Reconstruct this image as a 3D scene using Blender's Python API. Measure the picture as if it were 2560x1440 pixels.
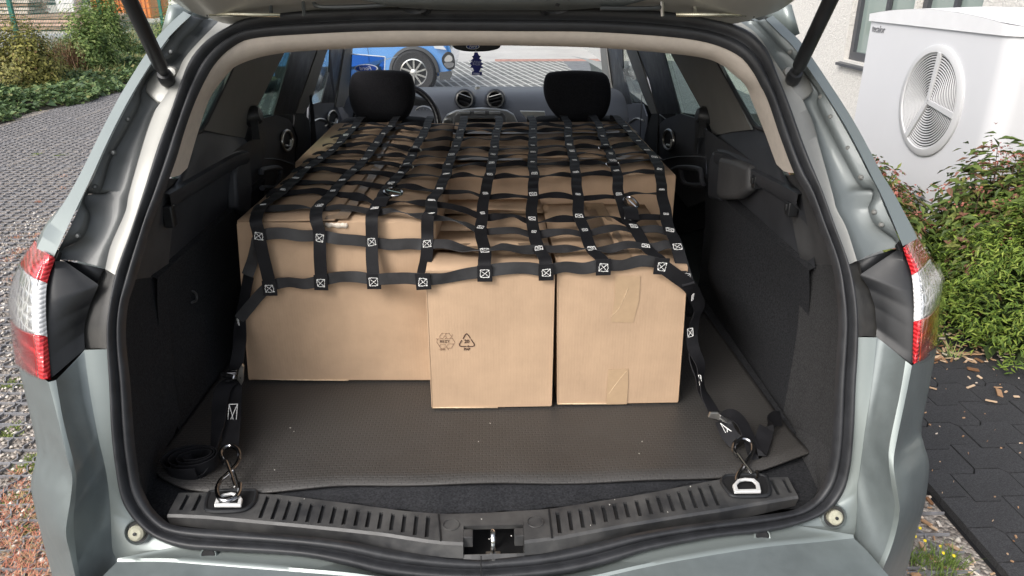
import bpy, math, random
from mathutils import Vector, Matrix
import numpy as np
R = math.radians
random.seed(7)
V = Vector
for o in list(bpy.data.objects): bpy.data.objects.remove(o)
scene = bpy.context.scene
col = scene.collection

# ---------------------------------------------------------------- camera
CAM = V((0.0, 0.0, 1.53)); PITCH = R(22.6); YAW = R(2.0); F = 1863.0
cd = bpy.data.cameras.new('camera'); cam = bpy.data.objects.new('camera', cd); col.objects.link(cam)
cam.location = CAM; cam.rotation_euler = (R(90) - PITCH, 0, -YAW)
cd.sensor_width = 36; cd.lens = F / 2560 * 36; cd.clip_start = 0.02; cd.clip_end = 400
scene.camera = cam
# ---------------------------------------------------------------- world, sun, exposure
SUN_EL, SUN_AZ = R(42), R(222)          # azimuth clockwise from +Y
w = bpy.data.worlds.new('World'); scene.world = w; w.use_nodes = True
nt = w.node_tree; nt.nodes.clear()
sky = nt.nodes.new('ShaderNodeTexSky'); sky.sky_type = 'NISHITA'; sky.sun_disc = False
sky.sun_elevation = SUN_EL; sky.sun_rotation = SUN_AZ; sky.air_density = 1.0; sky.dust_density = 4.0; sky.ozone_density = 1.0
hs = nt.nodes.new('ShaderNodeHueSaturation'); hs.inputs['Saturation'].default_value = 0.42
bg = nt.nodes.new('ShaderNodeBackground'); bg.inputs['Strength'].default_value = 0.15
wo = nt.nodes.new('ShaderNodeOutputWorld')
nt.links.new(sky.outputs[0], hs.inputs['Color']); nt.links.new(hs.outputs[0], bg.inputs['Color']); nt.links.new(bg.outputs[0], wo.inputs[0])
sl = bpy.data.lights.new('sun', 'SUN'); so = bpy.data.objects.new('sun', sl); col.objects.link(so)
sl.energy = 0.9; sl.angle = R(24); sl.color = (1.0, 0.97, 0.92)
sd = V((math.sin(SUN_AZ) * math.cos(SUN_EL), math.cos(SUN_AZ) * math.cos(SUN_EL), math.sin(SUN_EL)))
so.rotation_euler = sd.to_track_quat('Z', 'Y').to_euler(); so.location = (-6, -8, 12)
vs = scene.view_settings
vs.view_transform = 'Standard'; vs.look = 'None'; vs.gamma = 1; vs.use_curve_mapping = False
vs.exposure = 0.93

# ---------------------------------------------------------------- pixel -> place
_f = V((math.sin(YAW) * math.cos(PITCH), math.cos(YAW) * math.cos(PITCH), -math.sin(PITCH)))
_r = V((math.cos(YAW), -math.sin(YAW), 0)); _u = _r.cross(_f)
def ray(u, v): return _f + _r * ((u - 1280) / F) + _u * ((720 - v) / F)
def PX(u, v, X): d = ray(u, v); return CAM + d * ((X - CAM.x) / d.x)
def PY(u, v, Y): d = ray(u, v); return CAM + d * ((Y - CAM.y) / d.y)
def PZ(u, v, Z): d = ray(u, v); return CAM + d * ((Z - CAM.z) / d.z)
_gz = [0.2, 0.4, 0.58, 0.65, 0.8, 1.0, 1.2, 1.35, 1.46, 1.6, 2.0]
_gy = [0.97, 1.0, 1.055, 1.075, 1.11, 1.18, 1.31, 1.43, 1.54, 1.68, 2.05]
_zz = np.linspace(0.2, 2.0, 721); _yy = np.interp(_zz, _gz, _gy)
_k = np.ones(33) / 33; _yy = np.convolve(np.pad(_yy, 16, mode='edge'), _k, mode='valid')
def gsurf(x, z):                      # the curved plane of the tailgate opening
    y = float(np.interp(z, _zz, _yy))
    bow = 0.075 if z < 0.75 else max(0.03, 0.075 - 0.045 * (z - 0.75) / 0.5)
    return y - bow * max(0.0, 1 - (x / 0.62) ** 2)
def PS(u, v, off=0.0):
    d = ray(u, v); lo, hi = 0.3, 4.0
    for _ in range(40):
        t = (lo + hi) / 2; p = CAM + d * t
        if p.y - gsurf(p.x, p.z) - off < 0: lo = t
        else: hi = t
    return CAM + d * lo
def wside(z): return 0.665 - 0.24 * max(0.0, z - 1.08) - 0.0 * z
def PT(u, v, s, off=0.0):             # on the inner side of the cabin, s = -1 left, 1 right
    d = ray(u, v); lo, hi = 0.2, 9.0
    for _ in range(44):
        t = (lo + hi) / 2; p = CAM + d * t
        if abs(p.x) < wside(p.z) + off: lo = t
        else: hi = t
    return CAM + d * lo

# ---------------------------------------------------------------- curves
def cr(P, n, closed=False):           # Catmull-Rom through P, n samples even in length
    P = [V(p) for p in P]; m = len(P)
    out = []
    segs = m if closed else m - 1
    for i in range(segs):
        if closed: a, b, c, d = P[(i - 1) % m], P[i], P[(i + 1) % m], P[(i + 2) % m]
        else:
            b, c = P[i], P[i + 1]
            a = P[i - 1] if i > 0 else b * 2 - c
            d = P[i + 2] if i + 2 < m else c * 2 - b
        for k in range(16):
            t = k / 16
            out.append(0.5 * ((2 * b) + (c - a) * t + (2 * a - 5 * b + 4 * c - d) * t * t + (3 * b - a - 3 * c + d) * t ** 3))
    out.append(P[0].copy() if closed else P[-1].copy())
    return resample(out, n, closed)
def resample(out, n, closed=False):
    L = [0.0]
    for i in range(1, len(out)): L.append(L[-1] + (out[i] - out[i - 1]).length)
    res = []; j = 0
    cnt = n if closed else n - 1
    for i in range(n):
        s = L[-1] * i / cnt
        while j < len(L) - 2 and L[j + 1] < s: j += 1
        dd = L[j + 1] - L[j]
        t = 0 if dd < 1e-9 else (s - L[j]) / dd
        res.append(out[j].lerp(out[j + 1], min(1, max(0, t))))
    return res
def pc(pts, n, fn, smooth=True):      # pixel polyline -> n points placed by fn(u, v, off)
    P = [V((p[0], p[1], p[2] if len(p) > 2 else 0)) for p in pts]
    Q = cr(P, n) if smooth else resample(P, n)
    return [fn(q.x, q.y, q.z) for q in Q]

# ---------------------------------------------------------------- mesh builder
class MB:
    def __init__(s): s.v = []; s.f = []
    def add(s, vs_, fs):
        b = len(s.v); s.v += [V(x) for x in vs_]; s.f += [tuple(i + b for i in f) for f in fs]; return s
    def grid(s, rows, cu=False, cv=False):
        b = len(s.v); n = len(rows[0]); m = len(rows)
        for r in rows: s.v += [V(x) for x in r]
        for i in range(m if cv else m - 1):
            for j in range(n if cu else n - 1):
                i2 = (i + 1) % m; j2 = (j + 1) % n
                s.f.append((b + i * n + j, b + i * n + j2, b + i2 * n + j2, b + i2 * n + j))
        return s
    def cap(s, pts):
        b = len(s.v); s.v += [V(x) for x in pts]; s.f.append(tuple(range(b, b + len(pts)))); return s
    def box(s, c, d, M=None):
        c = V(c); h = V(d) / 2; vs_ = []
        for sx in (-1, 1):
            for sy in (-1, 1):
                for sz in (-1, 1):
                    p = V((sx * h.x, sy * h.y, sz * h.z))
                    vs_.append(c + (M @ p if M else p))
        return s.add(vs_, [(0, 1, 3, 2), (4, 6, 7, 5), (0, 4, 5, 1), (2, 3, 7, 6), (0, 2, 6, 4), (1, 5, 7, 3)])
    def prism(s, pts, vec):
        vec = V(vec); n = len(pts); a = [V(p) for p in pts]
        return s.add(a + [p + vec for p in a], [tuple(range(n))[::-1], tuple(range(n, 2 * n))] + [(i, (i + 1) % n, n + (i + 1) % n, n + i) for i in range(n)])
    def tube(s, path, r, n=8, closed=False, caps=True):
        path = [V(p) for p in path]; m = len(path)
        rr = r if isinstance(r, (list, tuple)) else [r] * m
        def tan(i):
            if closed: return (path[(i + 1) % m] - path[i - 1]).normalized()
            return (path[min(i + 1, m - 1)] - path[max(i - 1, 0)]).normalized()
        t = tan(0); up = V((0, 0, 1)) if abs(t.z) < 0.9 else V((1, 0, 0))
        nrm = t.cross(up).normalized(); rows = []
        for i in range(m):
            t = tan(i); nrm = (nrm - t * nrm.dot(t))
            nrm = nrm.normalized() if nrm.length > 1e-6 else t.orthogonal().normalized()
            b = t.cross(nrm)
            rows.append([path[i] + (nrm * math.cos(2 * math.pi * k / n) + b * math.sin(2 * math.pi * k / n)) * rr[i] for k in range(n)])
        s.grid(rows, cu=True, cv=closed)
        if caps and not closed: s.cap(rows[0][::-1]); s.cap(rows[-1])
        return s
    def ribbon(s, path, sides, wd, th=0.0016):
        path = [V(p) for p in path]; m = len(path); rows = []
        for i in range(m):
            t = (path[min(i + 1, m - 1)] - path[max(i - 1, 0)]).normalized()
            a = sides[i]; a = (a - t * a.dot(t)).normalized(); nn = t.cross(a)
            ww = wd[i] if isinstance(wd, (list, tuple)) else wd
            rows.append([path[i] + a * (ww / 2) + nn * th / 2, path[i] + nn * th * 0.62, path[i] - a * (ww / 2) + nn * th / 2, path[i] - a * (ww / 2) - nn * th / 2, path[i] + a * (ww / 2) - nn * th / 2])
        s.grid(rows, cu=True); s.cap(rows[0][::-1]); s.cap(rows[-1]); return s
    def lathe(s, prof, c, ax=V((0, 0, 1)), n=32, full=True):
        ax = V(ax).normalized(); a = ax.orthogonal().normalized(); b = ax.cross(a); c = V(c)
        rows = [[c + ax * h + (a * math.cos(2 * math.pi * k / n) + b * math.sin(2 * math.pi * k / n)) * r for k in range(n)] for r, h in prof]
        return s.grid(rows, cu=True)
    def mesh(s, name, mt, root=(0, 0, 0), smooth=35):
        rt = V(root)
        me = bpy.data.meshes.new(name); me.from_pydata([tuple(p - rt) for p in s.v], [], s.f)
        me.materials.append(mt); me.validate(); me.update()
        if smooth:
            me.polygons.foreach_set('use_smooth', [True] * len(me.polygons)); me.set_sharp_from_angle(angle=R(smooth))
        return me
    def build(s, name, mt, parent=None, root=None, smooth=35, bevel=0, thick=0, sub=0, seg=2, toff=0):
        rt = root if root is not None else (V(parent['_root']) if parent is not None and '_root' in parent else V((0, 0, 0)))
        o = bpy.data.objects.new(name, s.mesh(name, mt, rt, smooth)); col.objects.link(o)
        if parent is not None: o.parent = parent; o['_root'] = tuple(rt)
        else: o.location = rt
        if sub: md = o.modifiers.new('s', 'SUBSURF'); md.levels = sub; md.render_levels = sub
        if thick: md = o.modifiers.new('t', 'SOLIDIFY'); md.thickness = thick; md.offset = toff
        if bevel: md = o.modifiers.new('b', 'BEVEL'); md.width = bevel; md.segments = seg; md.limit_method = 'ANGLE'; md.angle_limit = R(30)
        return o
def tag(o, label, cat=None, group=None):
    o['label'] = label
    if cat: o['category'] = cat
    if group: o['group'] = group
    return o
def thing(name, loc, label, cat, group=None, rz=0):
    o = bpy.data.objects.new(name, None); col.objects.link(o); o.location = loc; o.rotation_euler = (0, 0, rz)
    o.empty_display_size = 0.1; o['_root'] = tuple(loc)
    return tag(o, label, cat, group)
def copy_tree(o, parent=None):
    c = o.copy(); col.objects.link(c); c.parent = parent
    for ch in o.children: copy_tree(ch, c)
    return c
def text_mesh(body, size, M, mt, name, parent, root, ext=0.0003, align='CENTER', shear=0, bold=0):
    cu = bpy.data.curves.new(name, 'FONT'); cu.body = body; cu.size = size; cu.extrude = ext; cu.align_x = align; cu.align_y = 'CENTER'
    cu.shear = shear; cu.offset = bold; cu.resolution_u = 3
    t = bpy.data.objects.new(name, cu); col.objects.link(t)
    dg = bpy.context.evaluated_depsgraph_get(); me = bpy.data.meshes.new_from_object(t.evaluated_get(dg))
    bpy.data.objects.remove(t)
    me.transform(Matrix.Translation(-V(root)) @ M); me.materials.clear(); me.materials.append(mt)
    o = bpy.data.objects.new(name, me); col.objects.link(o)
    if parent is not None: o.parent = parent; o['_root'] = tuple(root)
    return o
def frame(o, x, y):                   # matrix with origin o and axes x, y
    x = V(x).normalized(); z = x.cross(V(y)).normalized(); y = z.cross(x)
    return Matrix(((x.x, y.x, z.x, o[0]), (x.y, y.y, z.y, o[1]), (x.z, y.z, z.z, o[2]), (0, 0, 0, 1)))

# ---------------------------------------------------------------- materials
def mat(name, c, rough=0.5, metal=0.0, coat=0.0, var=0.0, vs=8.0, bump=0.0, bs=60.0, spec=0.5, c2=None, rv=0.0, detail=6, sheen=0, trans=0, ior=1.45, rough_c=0.05, dist=0.002, alpha=1, scale=None, emis=None):
    m = bpy.data.materials.new(name); m.use_nodes = True
    n = m.node_tree.nodes; l = m.node_tree.links; b = n['Principled BSDF']
    b.inputs['Base Color'].default_value = (*c, 1); b.inputs['Roughness'].default_value = rough; b.inputs['Metallic'].default_value = metal
    b.inputs['Coat Weight'].default_value = coat; b.inputs['Coat Roughness'].default_value = rough_c; b.inputs['Specular IOR Level'].default_value = spec
    b.inputs['Sheen Weight'].default_value = sheen; b.inputs['Transmission Weight'].default_value = trans; b.inputs['IOR'].default_value = ior
    if emis: b.inputs['Emission Color'].default_value = (*emis[:3], 1); b.inputs['Emission Strength'].default_value = emis[3]
    tc = n.new('ShaderNodeTexCoord'); mp = n.new('ShaderNodeMapping')
    l.new(tc.outputs['Object'], mp.inputs[0])
    if scale: mp.inputs['Scale'].default_value = scale
    if var or c2 or rv:
        nz = n.new('ShaderNodeTexNoise'); nz.inputs['Scale'].default_value = vs; nz.inputs['Detail'].default_value = detail; nz.inputs['Roughness'].default_value = 0.62
        l.new(mp.outputs[0], nz.inputs['Vector'])
        rp = n.new('ShaderNodeValToRGB'); rp.color_ramp.elements[0].position = 0.34; rp.color_ramp.elements[1].position = 0.66
        a = tuple(max(0, x * (1 - var)) for x in c); d = c2 if c2 else tuple(min(1, x * (1 + var)) for x in c)
        rp.color_ramp.elements[0].color = (*a, 1); rp.color_ramp.elements[1].color = (*d, 1)
        l.new(nz.outputs[0], rp.inputs[0]); l.new(rp.outputs[0], b.inputs['Base Color'])
        if rv:
            mr = n.new('ShaderNodeMapRange'); mr.inputs[1].default_value = 0.3; mr.inputs[2].default_value = 0.7
            mr.inputs[3].default_value = max(0.02, rough - rv); mr.inputs[4].default_value = min(1, rough + rv)
            l.new(nz.outputs[0], mr.inputs[0]); l.new(mr.outputs[0], b.inputs['Roughness'])
    if bump:
        nb = n.new('ShaderNodeTexNoise'); nb.inputs['Scale'].default_value = bs; nb.inputs['Detail'].default_value = 4
        l.new(mp.outputs[0], nb.inputs['Vector'])
        bp = n.new('ShaderNodeBump'); bp.inputs['Strength'].default_value = bump; bp.inputs['Distance'].default_value = dist
        l.new(nb.outputs[0], bp.inputs['Height']); l.new(bp.outputs[0], b.inputs['Normal'])
    return m
def glass(name, tint, refl=0.08, rough=0.0, dust_haze=0):
    m = bpy.data.materials.new(name); m.use_nodes = True; n = m.node_tree.nodes; l = m.node_tree.links; n.clear()
    t = n.new('ShaderNodeBsdfTransparent'); t.inputs[0].default_value = (*tint, 1)
    g = n.new('ShaderNodeBsdfGlossy'); g.inputs['Roughness'].default_value = rough
    lw = n.new('ShaderNodeLayerWeight'); lw.inputs[0].default_value = .5; pw = n.new('ShaderNodeMath'); pw.operation = 'POWER'; pw.inputs[1].default_value = 5; l.new(lw.outputs['Facing'], pw.inputs[0])
    fr = n.new('ShaderNodeMath'); fr.operation = 'MULTIPLY_ADD'; fr.inputs[1].default_value = .75; fr.inputs[2].default_value = .035; l.new(pw.outputs[0], fr.inputs[0])
    mx = n.new('ShaderNodeMixShader'); o = n.new('ShaderNodeOutputMaterial')
    l.new(fr.outputs[0], mx.inputs[0]); l.new(t.outputs[0], mx.inputs[1]); l.new(g.outputs[0], mx.inputs[2]); l.new(mx.outputs[0], o.inputs[0])
    if dust_haze:
        df = n.new('ShaderNodeBsdfDiffuse'); df.inputs[0].default_value = (.8, .8, .8, 1); m2 = n.new('ShaderNodeMixShader'); m2.inputs[0].default_value = dust_haze
        l.new(mx.outputs[0], m2.inputs[1]); l.new(df.outputs[0], m2.inputs[2]); l.new(m2.outputs[0], o.inputs[0])
    return m
M = {}
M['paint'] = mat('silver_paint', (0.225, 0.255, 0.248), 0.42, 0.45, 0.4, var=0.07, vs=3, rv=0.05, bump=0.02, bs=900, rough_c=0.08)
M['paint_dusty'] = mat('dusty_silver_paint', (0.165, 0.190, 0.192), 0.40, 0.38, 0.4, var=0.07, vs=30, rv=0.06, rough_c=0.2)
M['primer'] = mat('bare_painted_metal', (0.25, 0.25, 0.235), 0.45, 0.3, 0.15, var=0.08, vs=12, rv=0.08, rough_c=0.15)
M['flange'] = mat('shaded_matt_paint', (0.062, 0.068, 0.070), 0.45, 0.15, 0.15, var=0.10, vs=15, rv=0.08)  # matt body paint with the left pillar's shading put into its colour
M['rubber'] = mat('black_rubber', (0.022, 0.023, 0.026), 0.48, var=0.25, vs=30, rv=0.08, bump=0.1, bs=400, dist=0.0005)
M['blackp'] = mat('black_plastic', (0.016, 0.017, 0.019), 0.42, var=0.3, vs=14, rv=0.10, bump=0.15, bs=700, dist=0.0004)
M['dustp'] = mat('dusty_black_plastic', (0.028, 0.029, 0.031), 0.5, var=0.4, vs=10, rv=0.1, c2=(0.06, 0.058, 0.054), bump=0.12, bs=500, dist=0.0005)
M['sill'] = mat('scuffed_sill_plastic', (0.040, 0.041, 0.044), 0.46, var=0.3, vs=18, rv=0.1, c2=(0.068, 0.067, 0.066), bump=0.25, bs=900, dist=0.0004)
M['carpet'] = mat('black_carpet', (0.019, 0.020, 0.023), 0.95, var=0.3, vs=260, bump=0.8, bs=900, dist=0.002, spec=0.2, c2=(0.036, 0.037, 0.041))
M['greytrim'] = mat('grey_pillar_trim', (0.16, 0.155, 0.145), 0.6, var=0.06, vs=10, bump=0.15, bs=600, dist=0.0004)
M['beige'] = mat('beige_headliner_cloth', (0.56, 0.50, 0.44), 0.85, var=0.05, vs=60, bump=0.25, bs=700, dist=0.0006, spec=0.2)
M['dark'] = mat('dark_void', (0.006, 0.006, 0.007), 0.8)
M['card'] = None
M['chrome'] = mat('chrome', (0.78, 0.78, 0.78), 0.12, 1.0)
M['steel'] = mat('brushed_steel', (0.62, 0.61, 0.58), 0.32, 1.0, var=0.1, vs=40, rv=0.08)
M['blacksteel'] = mat('black_plated_steel', (0.30, 0.30, 0.31), 0.16, 1.0)
M['fog'] = glass('door_glass', (0.86, 0.90, 0.89))
M['tint'] = glass('tinted_glass', (0.42, 0.50, 0.47))
M['clear'] = glass('windscreen_glass', (0.93, 0.95, 0.95), dust_haze=.07)  # white diffuse film mixed in, dust that also hazes the view ahead
M['shell'] = glass('lamp_cover', (0.96, 0.96, 0.96))
# ================================================================ THE STATION WAGON
CR = V((0, 1.0, 0))
car = thing('station_wagon', CR, 'silver grey station wagon with its tailgate open, loaded with cardboard boxes', 'car')
PSf = lambda u, v, o: PS(u, v, o)
def strip(name, curves, n, mt, parent=car, smooth=35, sm=True, thick=0.0, k=4):
    # loft between pixel curves lying on the opening surface; k rows between neighbours
    rows = [pc(c, n, PSf, sm) for c in curves]
    return MB().grid(rows).build(name, mt, parent, smooth=smooth, thick=thick, toff=-1)

# pixel curves, outer edge to seal, top to bottom
A = {-1: [(470, 33), (433, 67), (397, 107), (333, 207), (290, 283), (250, 360), (217, 423), (177, 487), (117, 557), (92, 603)],
     1: [(1921, 43), (1960, 77), (1998, 117), (2060, 207), (2120, 300), (2163, 377), (2190, 430), (2227, 480), (2267, 543), (2291, 585)]}
B = {-1: [(478, 38), (440, 74), (407, 113), (343, 213), (300, 290), (262, 368), (232, 435), (207, 488), (163, 580), (134, 644)],
     1: [(1914, 48), (1950, 84), (1988, 122), (2049, 212), (2108, 305), (2150, 382), (2178, 438), (2202, 484), (2230, 548), (2257, 615)]}
C = {-1: [(510, 47), (493, 67), (460, 100), (435, 137), (377, 187), (354, 232), (350, 262), (320, 322), (277, 402), (252, 478), (219, 486), (211, 510), (226, 540), (207, 593), (152, 627), (147, 647)],
     1: [(1890, 52), (1920, 83), (1953, 120), (1978, 143), (2010, 180), (2046, 232), (2043, 258), (2067, 310), (2107, 390), (2148, 462), (2181, 476), (2180, 500), (2171, 523), (2187, 560), (2236, 598), (2247, 617)]}
D = {-1: [(547, 53), (505, 100), (462, 150), (445, 185), (420, 232), (398, 262), (383, 285), (360, 350), (323, 480), (313, 530), (277, 613), (263, 673)],
     1: [(1850, 56), (1895, 95), (1930, 150), (1958, 190), (1988, 232), (2008, 252), (2019, 275), (2037, 320), (2080, 480), (2090, 523), (2117, 573), (2142, 653)]}
E = {-1: [(590, 64), (567, 77), (517, 110), (480, 153), (457, 207), (430, 287), (400, 367), (365, 480), (333, 580), (293, 690)],
     1: [(1815, 64), (1860, 77), (1900, 110), (1920, 140), (1940, 193), (1970, 267), (2003, 360), (2050, 480), (2080, 563), (2117, 663)]}
def off(c, o): return [(p[0], p[1], o) for p in c]
M['guttr'] = mat('lit_pillar_and_gate_grey', (0.15, 0.17, 0.172), 0.45, 0.25, 0.2, var=0.08, vs=12, rv=0.06)  # lighter copy for the better lit right pillar, also the gate's grey
for s in (-1, 1):
    a, b, c, d, e = A[s], B[s], C[s], D[s], E[s]
    n = 96
    ra = pc(off(a, 0.03), n, PSf); rb = pc(off(b, -0.030), n, PSf)
    mid = [x.lerp(y, 0.5) + V((s * 0.006, -0.012, 0.006)) for x, y in zip(ra, rb)]
    back = [x + V((s * 0.02, 0.10, 0)) for x in ra]; back2 = [x + V((s * 0.03, 0.22, -0.002)) for x in ra]
    MB().grid([back2, back, ra, mid, rb]).build('quarter_panel_edge', M['paint'], car)
    rc0 = pc(off(b, -0.022), n, PSf); rc1 = pc(off(c, 0.002), n, PSf)
    f1 = [x.lerp(y, 0.10) + V((0, 0.004, 0)) for x, y in zip(rc0, rc1)]
    MB().grid([[x + V((0, 0.012, 0)) for x in rc0], f1, [x.lerp(y, 0.5) + V((0, 0.001, 0)) for x, y in zip(rc0, rc1)], rc1]).build('flange', M['flange' if s < 0 else 'guttr'], car, thick=0.0012, toff=-1)  # left darker than right, the difference in light is in the paint
    rd0 = pc(off(c, 0.010), n, PSf); rd1 = pc(off(d, 0.022), n, PSf)
    MB().grid([[x + V((0, -0.002, 0)) for x in rd0], [x.lerp(y, 0.35) + V((0, 0.008, 0)) for x, y in zip(rd0, rd1)], [x.lerp(y, 0.75) + V((0, 0.006, 0)) for x, y in zip(rd0, rd1)], rd1,
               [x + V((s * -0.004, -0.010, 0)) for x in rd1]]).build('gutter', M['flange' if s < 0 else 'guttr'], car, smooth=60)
    re0 = pc(off(d, 0.012), n, PSf); re1 = pc(off(e, 0.004), n, PSf)
    MB().grid([re0, [x.lerp(y, 0.15) + V((0, -0.005, 0.004)) for x, y in zip(re0, re1)], [x.lerp(y, 0.6) for x, y in zip(re0, re1)], re1, [x + V((-s * 0.02, 0.012, 0)) for x in re1]]).build('door_channel', M['primer'], car, smooth=60)
    # rivets / weld dimples along the flange
    riv = {-1: [(428, 130), (320, 298), (284, 382), (237, 467), (195, 590)], 1: [(1948, 90), (1976, 130), (2053, 242), (2077, 292), (2120, 370), (2153, 443), (2186, 530), (2204, 562)]}[s]
    for (u, v) in riv:
        p = PS(u, v, -0.008)
        MB().lathe([(0.0, -0.0035), (0.003, -0.003), (0.0045, -0.001), (0.005, 0.002)], p, V((0, 1, -0.3)), 10).build('weld_dimple', M['flange' if s < 0 else 'primer'], car)

# ---- rubber seal round the opening: outer and inner loops, clockwise from the top middle
SO = [(1280, 22), (1480, 25), (1647, 32), (1780, 50), (1860, 77), (1900, 110), (1921, 142), (1940, 193), (1970, 267), (2003, 360), (2050, 480), (2080, 563), (2117, 663), (2133, 730), (2140, 797), (2140, 880), (2135, 960), (2130, 1077), (2120, 1177), (2100, 1240), (2060, 1283), (1982, 1315), (1904, 1332), (1787, 1344), (1630, 1375), (1552, 1399), (1474, 1422), (1396, 1437), (1300, 1447), (1200, 1452), (1100, 1450), (1020, 1445), (944, 1434), (866, 1414), (749, 1391), (553, 1379), (467, 1373), (400, 1350), (350, 1313), (310, 1253), (293, 1167), (283, 1077), (278, 960), (275, 913), (272, 833), (277, 780), (293, 690), (333, 580), (365, 480), (400, 367), (430, 287), (457, 207), (480, 153), (517, 110), (567, 77), (640, 45), (807, 30), (973, 23), (1140, 22)]
SI = [(1280, 78), (1480, 80), (1680, 93), (1780, 110), (1847, 140), (1880, 177), (1900, 213), (1920, 253), (1953, 350), (1987, 437), (2017, 490), (2047, 570), (2080, 663), (2092, 747), (2096, 813), (2092, 880), (2087, 960), (2080, 1110), (2067, 1187), (2047, 1227), (2020, 1255), (1975, 1277), (1865, 1293), (1709, 1313), (1592, 1332), (1474, 1360), (1357, 1383), (1240, 1394), (1202, 1397), (1100, 1391), (983, 1375), (866, 1352), (710, 1336), (553, 1325), (440, 1314), (400, 1290), (372, 1255), (353, 1210), (340, 1133), (333, 1060), (326, 960), (315, 847), (320, 763), (337, 707), (377, 567), (407, 490), (440, 400), (460, 333), (483, 267), (510, 207), (540, 157), (583, 117), (640, 95), (807, 83), (973, 77), (1140, 77)]
NS = 320
def loop(P, o):
    Q = cr([V((u, v, 0)) for u, v in P], NS, closed=True); return [PS(q.x, q.y, o) for q in Q]
lo_, li_ = loop(SO, 0.0), loop(SI, 0.012)
prof = []
for k in range(25):
    t = k / 24
    h = 0.019 * math.sqrt(max(0, math.sin(math.pi * min(1, t / 0.52)))) if t < 0.52 else 0.014 * math.sqrt(max(0, math.sin(math.pi * (t - 0.52) / 0.48)))
    prof.append((t, h))
rows = []
for t, h in prof:
    rows.append([p.lerp(q, t) + V((0, -0.82, 0.55)) * h for p, q in zip(lo_, li_)])
MB().grid(rows, cu=True).build('opening_seal', M['rubber'], car, smooth=50)
for (u, v) in ((1203, 1420),):
    a_, b_ = PS(u, 1397, -0.012), PS(u, 1450, -0.02)
    MB().tube([a_ + V((0, 0, 0.006)), a_.lerp(b_, .5) + V((0, -.002, .004)), b_ + V((0, 0, 0.004))], 0.0012, 5).build('seal_joint', M['dark'], car)

# ---- plastic corner between lamp and seal
LI = {-1: [(134, 646), (127, 680), (118, 710), (114, 770), (115, 832), (122, 950)], 1: [(2257, 624), (2272, 662), (2280, 700), (2284, 745), (2284, 797), (2280, 911)]}
HC = {-1: [(165, 655), (247, 712), (226, 760), (214, 800), (210, 830), (212, 873)], 1: [(2238, 628), (2150, 687), (2172, 720), (2187, 765), (2192, 820), (2190, 842)]}
SE = {-1: [(293, 690), (283, 745), (277, 780), (273, 815), (272, 840), (272, 873)], 1: [(2117, 663), (2128, 705), (2134, 735), (2139, 780), (2140, 815), (2141, 843)]}
for s in (-1, 1):
    hc = [(p[0], p[1], o) for p, o in zip(HC[s], (-0.02, 0.0, 0.012, 0.014, 0.014, 0.010))]
    if s < 0: low = [(125, 952), (138, 952), (165, 925), (190, 897), (212, 873)]
    rows_ = [pc([(p[0], p[1], -0.032) for p in LI[s]], 50, PSf), None, None, pc(hc, 50, PSf, False)]
    # lower edge follows the diagonal of the bumper
    rows_[1] = [x.lerp(y, 0.3) + V((0, -0.008, 0)) for x, y in zip(rows_[0], rows_[3])]
    rows_[2] = [x.lerp(y, 0.75) + V((0, 0.000, 0)) for x, y in zip(rows_[0], rows_[3])]
    MB().grid(rows_).build('lamp_housing', M['blackp'], car, smooth=60)
    # channel plastic
    hc2 = [((263, 673), (250, 705), (226, 760), (214, 800), (210, 830), (212, 873)), ((2142, 653), (2150, 687), (2172, 720), (2187, 765), (2192, 820), (2190, 842))][0 if s < 0 else 1]
    r0 = pc([(p[0], p[1], 0.022) for p in hc2], 40, PSf); r1 = pc([(p[0], p[1], 0.006) for p in SE[s]], 40, PSf)
    MB().grid([[x + V((0, -0.012, 0)) for x in r0], r0, [x.lerp(y, .5) + V((0, .004, 0)) for x, y in zip(r0, r1)], r1, [x + V((-s * .02, .012, 0)) for x in r1]]).build('channel_cover', M['dustp'], car, smooth=60)
    # dark wedge under the panel joint
    tri = [[(150, 648), (263, 673), (255, 690), (247, 712), (165, 655)], [(2245, 620), (2142, 653), (2146, 672), (2150, 687), (2238, 628)]][0 if s < 0 else 1]
    MB().cap([PS(u, v, 0.026) for u, v in tri]).build('joint_shadow_gap', M['blackp'], car, thick=0.004)

# ---- bumper corners
BO = {-1: [(43, 907), (60, 975), (90, 1110), (88, 1155), (77, 1211), (88, 1275), (113, 1376), (131, 1440), (165, 1560)],
      1: [(2342, 868), (2325, 960), (2304, 1070), (2310, 1110), (2323, 1165), (2313, 1253), (2290, 1335), (2268, 1420), (2225, 1540)]}
BC = {-1: [(121, 955), (139, 1024), (165, 1133), (180, 1193), (176, 1249), (165, 1328), (176, 1388), (188, 1440), (215, 1560)],
      1: [(2280, 914), (2266, 985), (2240, 1110), (2234, 1160), (2241, 1213), (2249, 1275), (2236, 1345), (2208, 1420), (2150, 1540)]}
BD = {-1: [(140, 950), (158, 1050), (184, 1155), (191, 1196), (189, 1250), (184, 1298), (191, 1388), (200, 1440), (225, 1560)],
      1: [(2264, 902), (2250, 985), (2225, 1105), (2222, 1155), (2229, 1213), (2237, 1268), (2222, 1345), (2192, 1420), (2130, 1540)]}
BE = {-1: [(213, 873), (227, 977), (247, 1087), (267, 1177), (277, 1260), (280, 1330), (284, 1375), (294, 1395), (300, 1397)],
      1: [(2190, 842), (2177, 960), (2160, 1077), (2147, 1177), (2141, 1220), (2142, 1293), (2140, 1322), (2133, 1335), (2128, 1337)]}
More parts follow.
